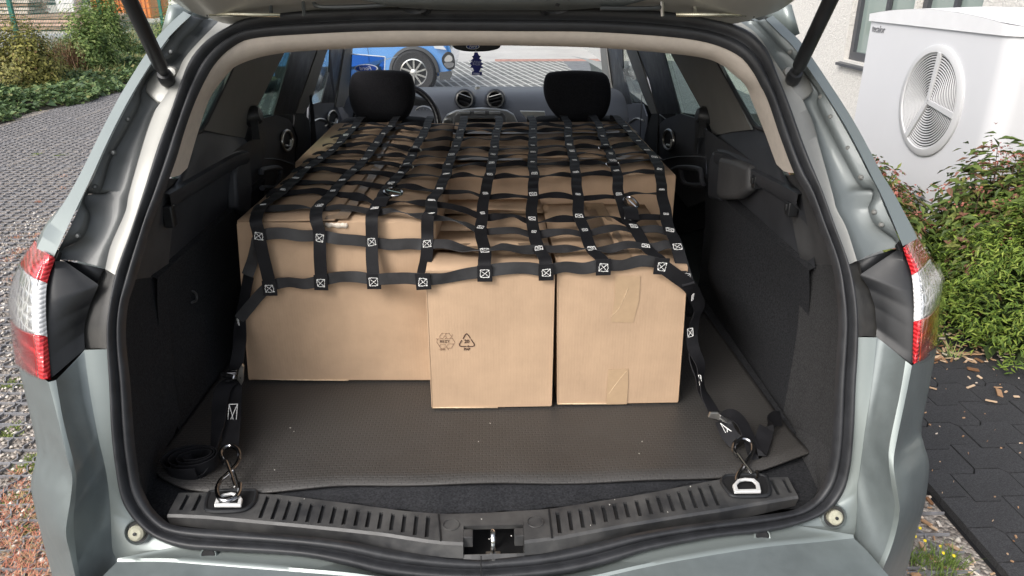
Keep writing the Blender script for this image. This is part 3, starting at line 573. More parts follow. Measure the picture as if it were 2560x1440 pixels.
for s in (-1, 1):
    for nm, poly, mt, of, th in side_parts[s]:
        SP[s, nm] = MB().prism([PT(u, v, s, of) for u, v in poly], (s * th, 0, 0)).build(nm, mt, car, smooth=30, bevel=0)
    fr = [(580, 168), (575, 180), (514, 307), (500, 328), (484, 334), (472, 350)] if s < 0 else [(1796, 154), (1802, 166), (1882, 307), (1896, 320), (1932, 331), (1950, 345)]
    MB().tube([PT(u, v, s, .004) for u, v in fr], 0.006, 8).build('window_gasket', M['rubber'], car)
    # chromed inner handles
    for nm, (u, v), ru, rv in (('rear_door_panel', (718, 351) if s < 0 else (1671, 349), 13, 25), ('front_door_panel', (832, 297) if s < 0 else (1551, 294), 12, 20)):
        d_ = SP[s, nm]
        ring = [PT(u + ru * math.cos(a) , v + rv * math.sin(a), s, -0.004) for a in [2 * math.pi * k / 28 for k in range(28)]]
        MB().tube(ring, 0.0042, 8, closed=True).build('handle_ring', M['steel'], d_)
        MB().cap([PT(u + ru * .9 * math.cos(a), v + rv * .9 * math.sin(a), s, -0.001) for a in [2 * math.pi * k / 20 for k in range(20)]]).build('handle_cup', M['dark'], d_)
        MB().tube([PT(u - ru * .3, v + rv * .5, s, -.006), PT(u + ru * .5, v + rv * .6, s, -.008), PT(u + ru * .6, v, s, -.006)], 0.004, 6).build('handle_lever', M['steel'], d_)
    crease = [(640, 398), (690, 398), (735, 412)] if s < 0 else [(1650, 402), (1700, 392), (1762, 392)]
    MB().tube(cr([PT(u, v, s, .004) for u, v in crease], 12), 0.003, 6).build('trim_crease', trimg, SP[s, 'rear_door_panel'])
    cre2 = [(778, 306), (800, 297), (822, 306), (812, 316)] if s < 0 else [(1571, 308), (1590, 296), (1608, 301)]
    MB().tube(cr([PT(u, v, s, .003) for u, v in cre2], 12), 0.004, 6).build('armrest_trim', M['steel'], SP[s, 'front_door_panel'])
    # belts
    u, v = (636, 289) if s < 0 else (1757, 289)
    p = PT(u, v, s, -.012)
    MB().lathe([(0, -.02), (.018, -.018), (.026, -.008), (.028, .02)], p, V((s, 0, -.2)), 18).box(p + V((-s * .004, 0, -.035)), (.02, .05, .05)).build('belt_guide', M['blackp'], car)
    bp_ = [(642, 305), (650, 345), (658, 398)] if s < 0 else [(1748, 308), (1742, 345), (1738, 382)]
    MB().ribbon(cr([PT(a_, b_, s, -.012) for a_, b_ in bp_], 8), [V((0, 1, 0))] * 8, 0.045).build('seat_belt', M['blackp'], car)
    bp_ = [(776, 238), (781, 290), (786, 380)] if s < 0 else [(1605, 238), (1602, 300), (1598, 390)]
    MB().ribbon(cr([PT(a_, b_, s, -.02) for a_, b_ in bp_], 8), [V((0.3, 1, 0))] * 8, [0.012, 0.012, 0.02, 0.025, 0.03, 0.036, 0.042, 0.046]).build('seat_belt', M['blackp'], car)
    gb = [(652, 438), (656, 425), (700, 422), (697, 455), (690, 470), (655, 470)] if s < 0 else [(1672, 428), (1700, 419), (1750, 424), (1752, 448), (1758, 462), (1720, 462), (1706, 450), (1702, 422)]
    MB().tube(cr([PT(a_, b_, s, -.03) for a_, b_ in gb], 30), 0.008, 8).build('door_pull', rdoor, SP[s, 'rear_door_panel'])
    # wing mirror seen through the front window
    mm = PT(810 if s < 0 else 1588, 200 if s < 0 else 192, s, .22)
    MB().lathe([(0, -.07), (.05, -.06), (.075, -.01), (.06, .05), (0, .075)], mm, V((1, .2, 0)), 16).build('wing_mirror', M['blackp'], car)
for s, sk in ((-1, [(590, 600), (596, 300), (650, 292), (745, 272), (768, 262), (850, 256), (880, 262), (880, 470), (760, 600)]), (1, [(1500, 262), (1540, 250), (1612, 256), (1640, 272), (1740, 288), (1790, 320), (1800, 560), (1640, 600), (1500, 480)])):
    MB().prism([PT(u, v, s, .045) for u, v in sk], (s * .01, 0, 0)).build('door_dark_backing', M['dark'], car, smooth=0)  # dark backing added behind the door panels to close light leaks
tm = PT(1886, 290, 1, .006)
text_mesh('ILLTIM', 0.022, frame(tm, V((0, -0.35, 1)), V((0, -1, -0.35))), mat('etched_mark', (.05, .06, .06), .5), 'glass_mark', SP[1, 'quarter_window'], CR) if False else None

# ---- beige headliner edge and pillar strip, roof
SI2 = [(1280, 80), (1480, 82), (1680, 95), (1780, 112), (1847, 142), (1880, 179), (1901, 215), (1921, 255), (1954, 352), (1986, 436)]
BI = [(1280, 115), (1480, 120), (1658, 133), (1764, 147), (1811, 166), (1848, 195), (1883, 227), (1901, 269), (1930, 340), (1964, 431)]
SI2L = [(1280, 80), (1140, 79), (973, 79), (807, 85), (640, 97), (583, 119), (540, 159), (510, 209), (483, 269), (460, 335), (424, 447)]
BIL = [(1280, 115), (1140, 115), (973, 119), (900, 121), (743, 130), (677, 138), (624, 151), (579, 171), (548, 200), (505, 258), (476, 337), (445, 441)]
for a_, b_, k in ((SI2L, BIL, -1), (SI2, BI, 1)):
    r0 = pc([(u + (0 if abs(u - 1280) < 300 else (4 if u > 1280 else -4)), v - 9, .012) for u, v in a_], 90, PSf); r1 = pc([(u, v, .075) for u, v in b_], 90, PSf)
    sp_ = 64 if k < 0 else 66
    for i0, i1, nm in ((0, sp_, 'headliner_edge'), (sp_, 89, 'pillar_strip')):
        rr = []
        for t, h in ((0, .012), (.12, -.006), (.4, -.012), (.75, -.004), (1, 0.01), (1.02, .05)):
            rr.append([x.lerp(y, min(t, 1)) + V((0, h, .004 if h > .02 else 0)) for x, y in zip(r0[i0:i1 + 1], r1[i0:i1 + 1])])
        MB().grid(rr).build(nm, M['beige'], car, smooth=60)
# roof and headliner
def roofrow(y, z, w_, n=17): return [V((w_ * (2 * i / (n - 1) - 1), y, z - 0.05 * (2 * i / (n - 1) - 1) ** 4)) for i in range(n)]
MB().grid([roofrow(1.56, 1.495, .56), roofrow(1.8, 1.515, .58), roofrow(2.4, 1.53, .60), roofrow(3.0, 1.515, .60), roofrow(3.35, 1.485, .59)]).build('roof', M['paint'], car)
MB().grid([roofrow(1.57, 1.455, .55), roofrow(2.4, 1.475, .57), roofrow(3.3, 1.44, .56)]).build('headliner', M['beige'], car)
for s in (-1, 1):
    MB().grid([[V((s * .60, y, 1.475 + .02 * math.sin((y - 1.5) / 1.9 * 3.1))) for y in np.linspace(1.56, 3.35, 12)], [V((s * .625, y, 1.42 + .02 * math.sin((y - 1.5) / 1.9 * 3.1))) for y in np.linspace(1.56, 3.4, 12)]]).build('roof_side', M['paint'], car, thick=.02)
    # body side below the windows
    prof_ = [(0.25, .84), (.35, .88), (.55, .905), (.75, .905), (.95, .875), (1.0, .84), (1.02, .70)]
    ysd = [1.30, 1.5, 1.9, 2.6, 3.6, 4.6, 5.2, 5.5]
    MB().grid([[V((s * x * (1 if y < 4.8 else .96 if y < 5.3 else .86) * (0.955 if y < 1.4 else 1), y, z)) for y in ysd] for z, x in prof_]).build('body_side', M['paint'], car, smooth=50)
    for yw in (1.98, 4.83):
        wh = MB().lathe([(.16, .09), (.30, .10), (.325, .07), (.325, -.07), (.30, -.10), (.22, -.095)], (s * .80, yw, .325), V((1, 0, 0)), 32).build('wheel', M['rubber'], car)
        MB().lathe([(0, s * .085), (.06, s * .095), (.20, s * .08), (.22, s * .10), (.225, 0)], (s * .80, yw, .325), V((1, 0, 0)), 32).build('rim', M['steel'], wh)
MB().grid([[V((x, 4.16, .93 - .05 * abs(x) ** 2)) for x in np.linspace(-.8, .8, 9)], [V((x, 5.0, .84 - .06 * abs(x) ** 2)) for x in np.linspace(-.8, .8, 9)], [V((x * .95, 5.5, .70 - .06 * x * x)) for x in np.linspace(-.8, .8, 9)], [V((x * .95, 5.6, .3)) for x in np.linspace(-.8, .8, 9)]]).build('bonnet', M['paint'], car)
MB().box((0, 3.3, .25), (1.6, 4.2, .06)).build('underbody', M['dark'], car, smooth=0)
ws = MB().grid([[V((x, 4.12 - .10 * x * x, .985)) for x in np.linspace(-.70, .70, 15)], [V((x * .93, 3.74 - .08 * x * x, 1.22)) for x in np.linspace(-.70, .70, 15)], [V((x * .86, 3.36 - .05 * x * x, 1.445)) for x in np.linspace(-.70, .70, 15)]]).build('windscreen', M['clear'], car)

# ---- front seats
seatm = mat('black_seat_cloth', (0.016, 0.016, 0.019), 0.92, var=0.3, vs=220, bump=0.5, bs=800, spec=0.2, dist=0.0006)
for out in ([(880, 188), (900, 180), (950, 177), (1005, 180), (1028, 192), (1037, 235), (1031, 272), (1008, 300), (955, 308), (905, 302), (880, 270), (872, 228)], [(1366, 190), (1388, 181), (1442, 178), (1495, 181), (1518, 190), (1527, 228), (1522, 268), (1502, 298), (1450, 308), (1405, 300), (1374, 270), (1360, 230)]):
    base = cr([PY(u, v, 3.0) for u, v in out], 48, closed=True); cen = sum(base, V()) / 48
    rows_ = [[cen + (p - cen) * k + V((0, dy, 0)) for p in base] for k, dy in ((.02, -.058), (.45, -.056), (.78, -.047), (.93, -.032), (1, -.005), (1, .03), (.94, .055), (.75, .07), (.3, .075), (.02, .075))]
    hr = MB().grid(rows_, cu=True).build('head_restraint', seatm, car, smooth=80)
    for dx in (-.07, .07): MB().tube([cen + V((dx, 0, -.08)), cen + V((dx, .02, -.26))], .006, 8).build('post', M['chrome'], hr)
    bk = []
    for z, wv_, yb, th in ((.45, .24, 2.86, .12), (.7, .26, 2.90, .12), (.88, .255, 2.95, .10), (.97, .22, 2.985, .085), (1.005, .16, 3.0, .06), (1.012, .05, 3.01, .03)):
        bk.append([V((cen.x + wv_ * math.copysign(abs(math.cos(a)) ** .5, math.cos(a)), yb + .05 + th * math.copysign(abs(math.sin(a)) ** .6, math.sin(a)), z)) for a in [2 * math.pi * k / 32 for k in range(32)]])
    MB().grid(bk, cu=True).cap(bk[-1]).build('front_seat', seatm, car, smooth=70)

# ---- dashboard
dashm = mat('soft_dash_plastic', (0.070, 0.075, 0.088), 0.48, var=0.08, vs=10, bump=0.12, bs=700, dist=0.0004)  # bluish base colour carries the reflections on the dash
dsil = mat('silver_dash_trim', (0.42, 0.43, 0.43), 0.35, 0.6)
def dashrow(y, z, dip=0): return [V((x, y - .10 * x * x + dip * 0, z)) for x in np.linspace(-.70, .70, 29)]
dash = MB().grid([dashrow(4.16, .97), dashrow(4.08, .995), dashrow(3.86, 1.008), dashrow(3.76, 1.010), dashrow(3.69, .998), dashrow(3.64, .975), dashrow(3.60, .945), dashrow(3.55, .90), dashrow(3.52, .82), dashrow(3.6, .5)]).build('dashboard', dashm, car, smooth=60)
for (u, v, tl) in ((1161, 248, .35), (1238, 248, -.25)):
    p = PY(u, v, 3.585)
    vt = MB().lathe([(.052, .085), (.050, .03), (.047, .0), (.041, -.006), (.040, .0), (.040, .03)], p, V((0, 1, -.12)), 40).build('air_vent', dashm, dash)
    MB().lathe([(.0395, -.004), (.0395, -.009), (.0345, -.010), (.033, -.002), (.033, .012)], p, V((0, 1, -.12)), 40).build('vent_ring', M['steel'], vt)
    MB().lathe([(0, .012), (.0335, .012)], p, V((0, 1, -.12)), 30).build('vent_back', M['dark'], vt)
    Mr = Matrix.Rotation(tl, 3, 'Y') @ Matrix.Rotation(-.7, 3, 'X')
    for dz in (-.018, -.002, .012): MB().box(p + V((0, .001, dz)), (.058, .022, .003), Mr).build('vent_blade', M['blackp'] if dz < .01 else M['steel'], vt, smooth=0)
cy = 3.50
arch = [(1100, 325), (1107, 303), (1117, 287), (1140, 277), (1170, 272), (1205, 271), (1240, 272), (1268, 277), (1285, 287), (1294, 305), (1300, 325)]
MB().prism([PY(u, v, cy) for u, v in arch], (0, .03, 0)).build('centre_panel', dsil, dash, bevel=.004)
inner = [(1135, 325), (1136, 292), (1143, 282), (1170, 278), (1205, 277), (1240, 278), (1258, 282), (1264, 292), (1266, 325)]
MB().prism([PY(u, v, cy - .004) for u, v in inner], (0, .012, 0)).build('console_face', mat('graphite_console', (.16, .165, .17), .4, .4), dash, bevel=.003)
for u in (1161, 1199, 1237):
    MB().prism([PY(u + a_ * 14, v, cy - .010) for a_, v in ((-1, 278.5), (1, 278.5), (1, 286), (-1, 286))], (0, .012, 0)).build('push_button', dsil, dash, bevel=.002)
MB().prism([PY(u, v, cy - .009) for u, v in [(1150, 325), (1150, 300), (1156, 295), (1246, 295), (1252, 300), (1252, 325)]], (0, .01, 0)).build('radio_display', M['dark'], dash)
MB().tube([PY(1166, 297, cy - .016), PY(1240, 297, cy - .016)], .0035, 6).build('display_rim', M['chrome'], dash)
MB().lathe([(0, -.012), (.012, -.011), (.014, 0), (.018, .002), (.018, .01)], PY(1120, 303, cy - .006), V((0, 1, 0)), 20).build('rotary_knob', M['steel'], dash)
MB().prism([PY(u, v, 3.52) for u, v in [(1300, 278), (1362, 279), (1364, 301), (1318, 300)]], (0, .02, 0)).build('trim_inlay', mat('bright_inlay', (.66, .65, .60), .3, .5), dash, bevel=.002)
MB().lathe([(0, -.012), (.01, -.008), (.014, .004)], PY(1193, 219, 3.80), V((0, .3, -1)), 14).build('light_sensor', M['steel'], dash)
hood = [PY(u, v, 3.62) for u, v in [(900, 335), (905, 262), (960, 240), (1030, 238), (1072, 250), (1090, 268), (1096, 300), (1098, 335)]]
MB().prism(hood, (0, .1, 0)).build('instrument_hood', M['blackp'], dash, bevel=.01)
gz = PY(1060, 291, 3.60)
MB().lathe([(.045, 0), (.048, -.006), (.051, 0)], gz, V((0, 1, 0)), 36).build('gauge_ring', M['steel'], dash)
for k in range(9):
    a_ = R(200 - k * 27); MB().box(gz + V((.037 * math.cos(a_), -.003, .037 * math.sin(a_))), (.006, .001, .002), Matrix.Rotation(-a_, 3, 'Y')).build('gauge_mark', dsil, dash, smooth=0)
swc = PY(992, 316, 3.42); axs = V((0, -1, .42)).normalized(); ex = V((1, 0, 0)); ey = axs.cross(ex)
sw = MB().tube([swc + (ex * math.cos(a) + ey * math.sin(a)) * .19 for a in [2 * math.pi * k / 64 for k in range(64)]], .015, 12, closed=True).build('steering_wheel', mat('gloss_wheel_leather', (.012, .012, .014), .25), car)
MB().lathe([(0, -.03), (.05, -.028), (.075, -.01), (.08, .02)], swc, -axs, 24).build('airbag_cover', M['blackp'], sw)
for a in (0, math.pi, -math.pi / 2): MB().tube([swc + (ex * math.cos(a) + ey * math.sin(a)) * .07, swc + (ex * math.cos(a) + ey * math.sin(a)) * .185], .012, 8).build('spoke', M['blackp'], sw)
# bits on the parcel edge beside the driver's seat
MB().tube([PY(1028, 300, 3.15), PY(1048, 299, 3.15)], .012, 8).tube([PY(1048, 299, 3.15), PY(1066, 302, 3.15)], .009, 8).build('stalk', mat('pale_blue_plastic', (.42, .52, .72), .4), car)
# ---- mirror, freshener, sticker
mo = [(1130, 112), (1140, 104), (1190, 100), (1240, 104), (1252, 112), (1246, 122), (1220, 128), (1190, 129.5), (1160, 128), (1138, 122)]
mir = MB().prism(cr([PY(u, v, 3.40) for u, v in mo], 40, closed=True), (0, .04, 0)).build('rear_view_mirror', M['blackp'], car, bevel=.008, seg=3)
def oval(c, ru, rv, n=32): return [c + V((ru * math.cos(2 * math.pi * k / n), 0, rv * math.sin(2 * math.pi * k / n))) for k in range(n)]
blue = mat('badge_blue', (.012, .045, .22), .35); white = mat('white_print', (.82, .82, .82), .5)
def badge(c, ru, rv, parent, flip=1, bl=blue):
    MB().prism(oval(c, ru, rv), (0, .002, 0)).build('badge_rim', white, parent)
    MB().prism(oval(c + V((0, -.001, 0)), ru * .9, rv * .84), (0, .001, 0)).build('badge_field', bl, parent)
    text_mesh('Ford', rv * 1.35, frame(c + V((0, -.0022, 0)), V((flip, 0, 0)), V((0, 0, 1))) @ Matrix.Diagonal((1.15, 1, 1, 1)), white, 'badge_letters', parent, CR, ext=.0002, shear=.3)
badge(PY(1182, 116.5, 3.392), .029, .011, mir)
badge(PY(915, 171, 3.70), .056, .019, ws, -1, mat('sticker_blue', (.02, .07, .36), .4))
stk = glass('sticker_film', (.42, .58, .80))
MB().prism([PY(u, v, 3.715) for u, v in [(870, 134), (880, 135), (963, 142), (961, 186), (950, 215), (860, 215)]], (0, .0008, 0)).build('sticker_film', stk, ws, smooth=0)
for seg in ([(870, 134), (880, 135), (963, 142)], [(963, 142), (961, 186)]):
    MB().tube([PY(u, v, 3.712) for u, v in seg], .0025, 6).build('sticker_border', white, ws)
# ---- sill scuff plate with slots, latch well and lashing eyes
ZT = 0.650
pin = [PZ(u, v, ZT) for u, v in [(452, 1232), (575, 1230), (700, 1237), (860, 1257), (1000, 1276), (1100, 1285), (1200, 1283), (1370, 1273), (1600, 1237), (1800, 1198), (1964, 1192)]]
prd = [PZ(u, v, ZT - .004) for u, v in [(434, 1285), (520, 1289), (660, 1302), (760, 1311), (870, 1322), (960, 1332), (1090, 1352), (1200, 1358), (1300, 1352), (1400, 1340), (1560, 1310), (1700, 1287), (1800, 1272), (1984, 1240)]]
pou = [PZ(u, v, ZT - .030) for u, v in [(430, 1312), (553, 1326), (710, 1337), (866, 1353), (983, 1375), (1100, 1393), (1200, 1399), (1240, 1396), (1357, 1384), (1474, 1361), (1592, 1333), (1709, 1314), (1865, 1294), (2000, 1262)]]
def fy(P): xs = [p.x for p in P]; ys = [p.y for p in P]; return lambda x: float(np.interp(x, xs, ys))
fin, frd, fou = fy(pin), fy(prd), fy(pou)
XL, XR = pin[0].x - .004, pin[-1].x + .004
sl = [((500, 130), (440, 245)), ((580, 135), (520, 250)), ((1000, 155), (950, 295)), ((1075, 170), (1022, 303)), ((1145, 185), (1098, 308)), ((1215, 195), (1170, 315)), ((1285, 205), (1245, 320)), ((1360, 215), (1322, 328)), ((1430, 225), (1402, 332)), ((1505, 235), (1478, 338)), ((1580, 245), (1555, 345)), ((1650, 252), (1630, 355)), ((1725, 260), (1708, 365)), ((1800, 268), (1785, 375)), ((1875, 275), (1860, 388)), ((1950, 280), (1938, 405)), ((2025, 285), (2013, 418))]
sr = [((390, 262), (412, 392)), ((465, 252), (487, 375)), ((537, 240), (560, 358)), ((608, 230), (632, 338)), ((680, 218), (708, 322)), ((752, 207), (780, 307)), ((822, 195), (852, 293)), ((895, 182), (925, 283)), ((965, 170), (995, 272)), ((1030, 155), (1068, 262)), ((1098, 142), (1140, 253)), ((1165, 125), (1210, 245)), ((1235, 110), (1282, 232)), ((1297, 95), (1352, 223)), ((1365, 80), (1425, 215)), ((1740, 30), (1818, 148)), ((1815, 15), (1890, 135))]
slots = []
for base, L_ in ((280, sl), (1240, sr)):
    for (xa, ya), (xb, yb) in L_:
        a_ = PZ(base + xa / 2.56, 1180 + ya / 2.56, ZT - .002); b_ = PZ(base + xb / 2.56, 1180 + yb / 2.56, ZT - .004)
        slots.append(((a_.x + b_.x) / 2, a_.y, b_.y))
slots.sort()
xl0, xl1 = PZ(1158, 1340, ZT).x, PZ(1310, 1338, ZT).x
bl = MB(); SLF = []
HW = 0.0036
def zt(x, y): return ZT - .004 * min(1, max(0, (fin(x) - y) / max(.01, fin(x) - frd(x))))
def col_(x0, x1, slot=None):
    def pts(x, ya): return V((x, ya, zt(x, ya)))
    Y0 = [fin(x0), fin(x1)]
    if slot is None:
        n = 4
        for k in range(n):
            q = []
            for x, t in ((x0, k / n), (x1, k / n), (x1, (k + 1) / n), (x0, (k + 1) / n)):
                y = fin(x) + (frd(x) - fin(x)) * t; q.append(pts(x, y))
            bl.cap(q)
    else:
        ya, yb = slot
        ya = min(ya, fin(x0) - .004); yb = max(yb, frd(x0) + .004)
        bl.cap([pts(x0, fin(x0)), pts(x1, fin(x1)), pts(x1, ya), pts(x0, ya)])
        bl.cap([pts(x0, yb), pts(x1, yb), pts(x1, frd(x1)), pts(x0, frd(x0))])
        d = V((0, 0, -.005)); a, b, c, e = pts(x0, ya), pts(x1, ya), pts(x1, yb), pts(x0, yb)
        rmp = V((0, .006, 0))
        SLF.append([a + d, b + d, c + d + rmp, e + d + rmp])
        bl.cap([a, b, b + d, a + d]); bl.cap([b, c, c + d + rmp, b + d]); bl.cap([e, a, a + d, e + d + rmp]); bl.cap([c, e, e + d + rmp, c + d + rmp])
    q = [V((x0, frd(x0), zt(x0, frd(x0)))), V((x1, frd(x1), zt(x1, frd(x1)))), V((x1, frd(x1) - .004, ZT - .008)), V((x0, frd(x0) - .004, ZT - .008))]
    bl.cap(q); bl.cap([q[3], q[2], V((x1, fou(x1), ZT - .030)), V((x0, fou(x0), ZT - .030))])
    bl.cap([V((x0, fin(x0), ZT)), V((x1, fin(x1), ZT)), V((x1, fin(x1) + .002, ZT - .03)), V((x0, fin(x0) + .002, ZT - .03))])
def lands(xa, xb):
    n = max(1, int((xb - xa) / .02)); 
    for i in range(n): col_(xa + (xb - xa) * i / n, xa + (xb - xa) * (i + 1) / n)
cur = XL
for (xc, ya, yb) in slots:
    if xc - HW > xl0 and cur < xl0:
        lands(cur, xl0); cur = xl1
    lands(cur, xc - HW); col_(xc - HW, xc + HW, (ya, yb)); cur = xc + HW
lands(cur, XR)
# deck behind the latch well
xm = [xl0 + (xl1 - xl0) * i / 8 for i in range(9)]
for i in range(8):
    x0, x1 = xm[i], xm[i + 1]
    yt = PZ(1234, 1312, ZT).y; yw = PZ(1234, 1378, ZT - .02).y
    bl.cap([V((x0, fin(x0), ZT)), V((x1, fin(x1), ZT)), V((x1, yt, ZT - .001)), V((x0, yt, ZT - .001))])
    bl.cap([V((x0, yt, ZT - .001)), V((x1, yt, ZT - .001)), V((x1, yt + .003, ZT - .012)), V((x0, yt + .003, ZT - .012))])
    bl.cap([V((x0, yw, ZT - .026)), V((x1, yw, ZT - .026)), V((x1, fou(x1), ZT - .031)), V((x0, fou(x0), ZT - .031))])
plate = bl.build('sill_scuff_plate', M['sill'], car, smooth=30)
for q in SLF: MB().cap(q).build('slot_floor', M['blackp'], plate, smooth=0)
# latch well
well = MB()
for xx, sg in ((xl0, -1), (xl1, 1)):
    well.cap([V((xx, yt, ZT)), V((xx, yw, ZT - .024)), V((xx, yw, ZT - .07)), V((xx, yt, ZT - .07))])
well.build('latch_well', M['sill'], plate, smooth=0)
MB().box(((xl0 + xl1) / 2, (yt + yw) / 2 + .02, ZT - .075), (xl1 - xl0 + .02, .13, .01)).build('well_floor', M['dark'], plate, smooth=0)
MB().grid([[V((x, yw, ZT - .036)) for x in xm], [V((x, yw + .018, ZT - .042)) for x in xm], [V((x, yw + .021, ZT - .060)) for x in xm]]).build('latch_plate', mat('grimy_metal', (.16, .14, .11), .6, .4, var=.5, vs=120), plate)
for xx in (xl0 + .008, xl1 - .008): MB().box((xx, yt - .016, ZT - .014), (.016, .02, .022)).build('guide_block', M['sill'], plate, smooth=0, bevel=.001)
sx = PZ(1232, 1340, ZT - .02).x
stp = [V((sx, yw + .012, ZT - .040)), V((sx, yw + .016, ZT - .010)), V((sx, yw + .030, ZT - .004)), V((sx, yt - .012, ZT - .006)), V((sx, yt + .002, ZT - .02)), V((sx, yt + .004, ZT - .05))]
MB().tube(cr(stp, 24), .0045, 10).build('latch_striker', M['chrome'], plate)
MB().box((sx, yw + .011, ZT - .040), (.026, .018, .006)).build('striker_base', M['steel'], plate, smooth=0, bevel=.002)
for (u, v) in ((1127, 1312), (1338, 1305)):
    p = PZ(u, v, ZT)
    MB().tube([p + V((.014 * math.cos(a), .014 * math.sin(a), .0005)) for a in [2 * math.pi * k / 24 for k in range(24)]], .0007, 5, closed=True).build('screw_cover', M['sill'], plate)
for u0, v0 in (((1096, 1286), (1102, 1352)), ((1372, 1274), (1380, 1345))):
    a_, b_ = PZ(*u0, ZT + .0005), PZ(*v0, ZT - .003)
    MB().tube([a_, b_], .0016, 5).build('plate_joint', M['dark'], plate)
# lashing eyes
eyem = mat('bright_zinc', (.80, .80, .79), .35, .35)
for bez, dr, hole in (([(514, 1268), (520, 1240), (535, 1228), (630, 1226), (640, 1232), (634, 1256), (610, 1274), (560, 1279), (522, 1277)], [(536, 1268), (541, 1250), (556, 1240), (580, 1235), (598, 1240), (607, 1252), (603, 1268)], 0),
                      ([(1822, 1232), (1804, 1206), (1812, 1192), (1830, 1189), (1905, 1188), (1922, 1212), (1922, 1234), (1905, 1240), (1838, 1240)], [(1836, 1234), (1831, 1217), (1843, 1203), (1862, 1199), (1885, 1201), (1898, 1213), (1902, 1233)], 1)):
    bz = cr([PZ(u, v, ZT + .001) for u, v in bez], 48, closed=True)
    MB().tube(bz, .0035, 8, closed=True).build('eye_bezel', M['blackp'], plate)
    MB().cap([p + V((0, 0, .0012)) for p in bz]).build('eye_pocket', M['dark'], plate)
    d3 = [PZ(u, v, ZT + .010) for u, v in dr]; cn = sum(d3, V()) / len(d3)
    ins = [cn + (p - cn) * .70 for p in d3]
    eb = MB(); nn = len(d3)
    eb.grid([[p + V((0, 0, .000)) for p in d3] , [p + V((0, 0, .005)) for p in d3], [p + V((0, 0, .005)) for p in ins], ins, d3], cu=True)
    eb.build('lashing_eye', eyem, plate, smooth=30, bevel=.0012)

# ================================================================ RUBBER MAT
def matmat():
    m = mat('ribbed_rubber_mat', (0.048, 0.0455, 0.0435), 0.45, var=0.12, vs=5, rv=0.05)
    n = m.node_tree.nodes; l = m.node_tree.links; b = n['Principled BSDF']; tc = n.new('ShaderNodeTexCoord')
    br = n.new('ShaderNodeTexBrick'); br.offset = 0.5; br.inputs['Scale'].default_value = 1.0; br.inputs['Brick Width'].default_value = 0.014; br.inputs['Row Height'].default_value = 0.0085
    br.inputs['Mortar Size'].default_value = 0.0016; br.inputs['Mortar Smooth'].default_value = 0.6
    l.new(tc.outputs['Object'], br.inputs['Vector'])
    bp = n.new('ShaderNodeBump'); bp.inputs['Strength'].default_value = 0.7; bp.inputs['Distance'].default_value = 0.0012; bp.invert = True
    l.new(br.outputs['Fac'], bp.inputs['Height']); l.new(bp.outputs[0], b.inputs['Normal'])
    return m
near = [(378, 1162), (392, 1184), (425, 1206), (470, 1222), (540, 1228), (640, 1229), (750, 1222), (860, 1213), (1000, 1209), (1200, 1207), (1400, 1204), (1600, 1200), (1750, 1194), (1850, 1186), (1930, 1170), (2025, 1140)]
nr = cr([PZ(u, v, FZ + .012) for u, v in near], 120)
far = [V((-.645 + 1.275 * i / 119, 1.95, FZ + .004)) for i in range(120)]
rows = []
for k in range(21):
    t = k / 20
    rows.append([p.lerp(q, t) + V((0, 0, (.008 * math.exp(-((i - 119) / 14) ** 2) + .0025 * math.sin(i * .23)) * math.exp(-t * 9) - .006 * min(1, t * 6))) for i, (p, q) in enumerate(zip(nr, far))])
rmat = MB().grid(rows).build('rubber_mat', matmat(), None, root=V((0, 1.6, FZ)), smooth=60, thick=.0045, toff=-1)
tag(rmat, 'brown grey ribbed rubber mat lying on the load floor under the boxes', 'mat')

# ================================================================ CARTONS
def cardmat():
    m = mat('corrugated_cardboard', (0.458, 0.320, 0.213), 0.8, var=0.10, vs=7, spec=0.2, detail=10)
    n = m.node_tree.nodes; l = m.node_tree.links; b = n['Principled BSDF']; tc = n.new('ShaderNodeTexCoord')
    nz = n.new('ShaderNodeTexNoise'); nz.inputs['Scale'].default_value = 90; nz.inputs['Detail'].default_value = 5
    mp = n.new('ShaderNodeMapping'); mp.inputs['Scale'].default_value = (1, 1, .35); l.new(tc.outputs['Object'], mp.inputs[0]); l.new(mp.outputs[0], nz.inputs['Vector'])
    wv = n.new('ShaderNodeTexWave'); wv.bands_direction = 'X'; wv.inputs['Scale'].default_value = 50; wv.inputs['Distortion'].default_value = .3; l.new(tc.outputs['Object'], wv.inputs['Vector'])
    ad = n.new('ShaderNodeMath'); ad.operation = 'MULTIPLY_ADD'; ad.inputs[1].default_value = 0.10; l.new(wv.outputs[1], ad.inputs[0]); l.new(nz.outputs[0], ad.inputs[2])
    bp = n.new('ShaderNodeBump'); bp.inputs['Strength'].default_value = 0.22; bp.inputs['Distance'].default_value = 0.003
    l.new(ad.outputs[0], bp.inputs['Height']); l.new(bp.outputs[0], b.inputs['Normal'])
    return m
M['card'] = cardmat()
M['cardedge'] = mat('torn_cardboard_edge', (0.62, 0.47, 0.31), 0.85, var=.15, vs=120)
M['tape'] = mat('brown_packing_tape', (0.27, 0.185, 0.115), 0.36, 0, .0, var=.08, vs=40, bump=.25, bs=50, dist=.002, rough_c=.1)
M['tapef'] = mat('clear_packing_tape', (0.435, 0.305, 0.19), 0.5, 0, .12, var=.05, vs=50, bump=.2, bs=60, dist=.001, rough_c=.3)
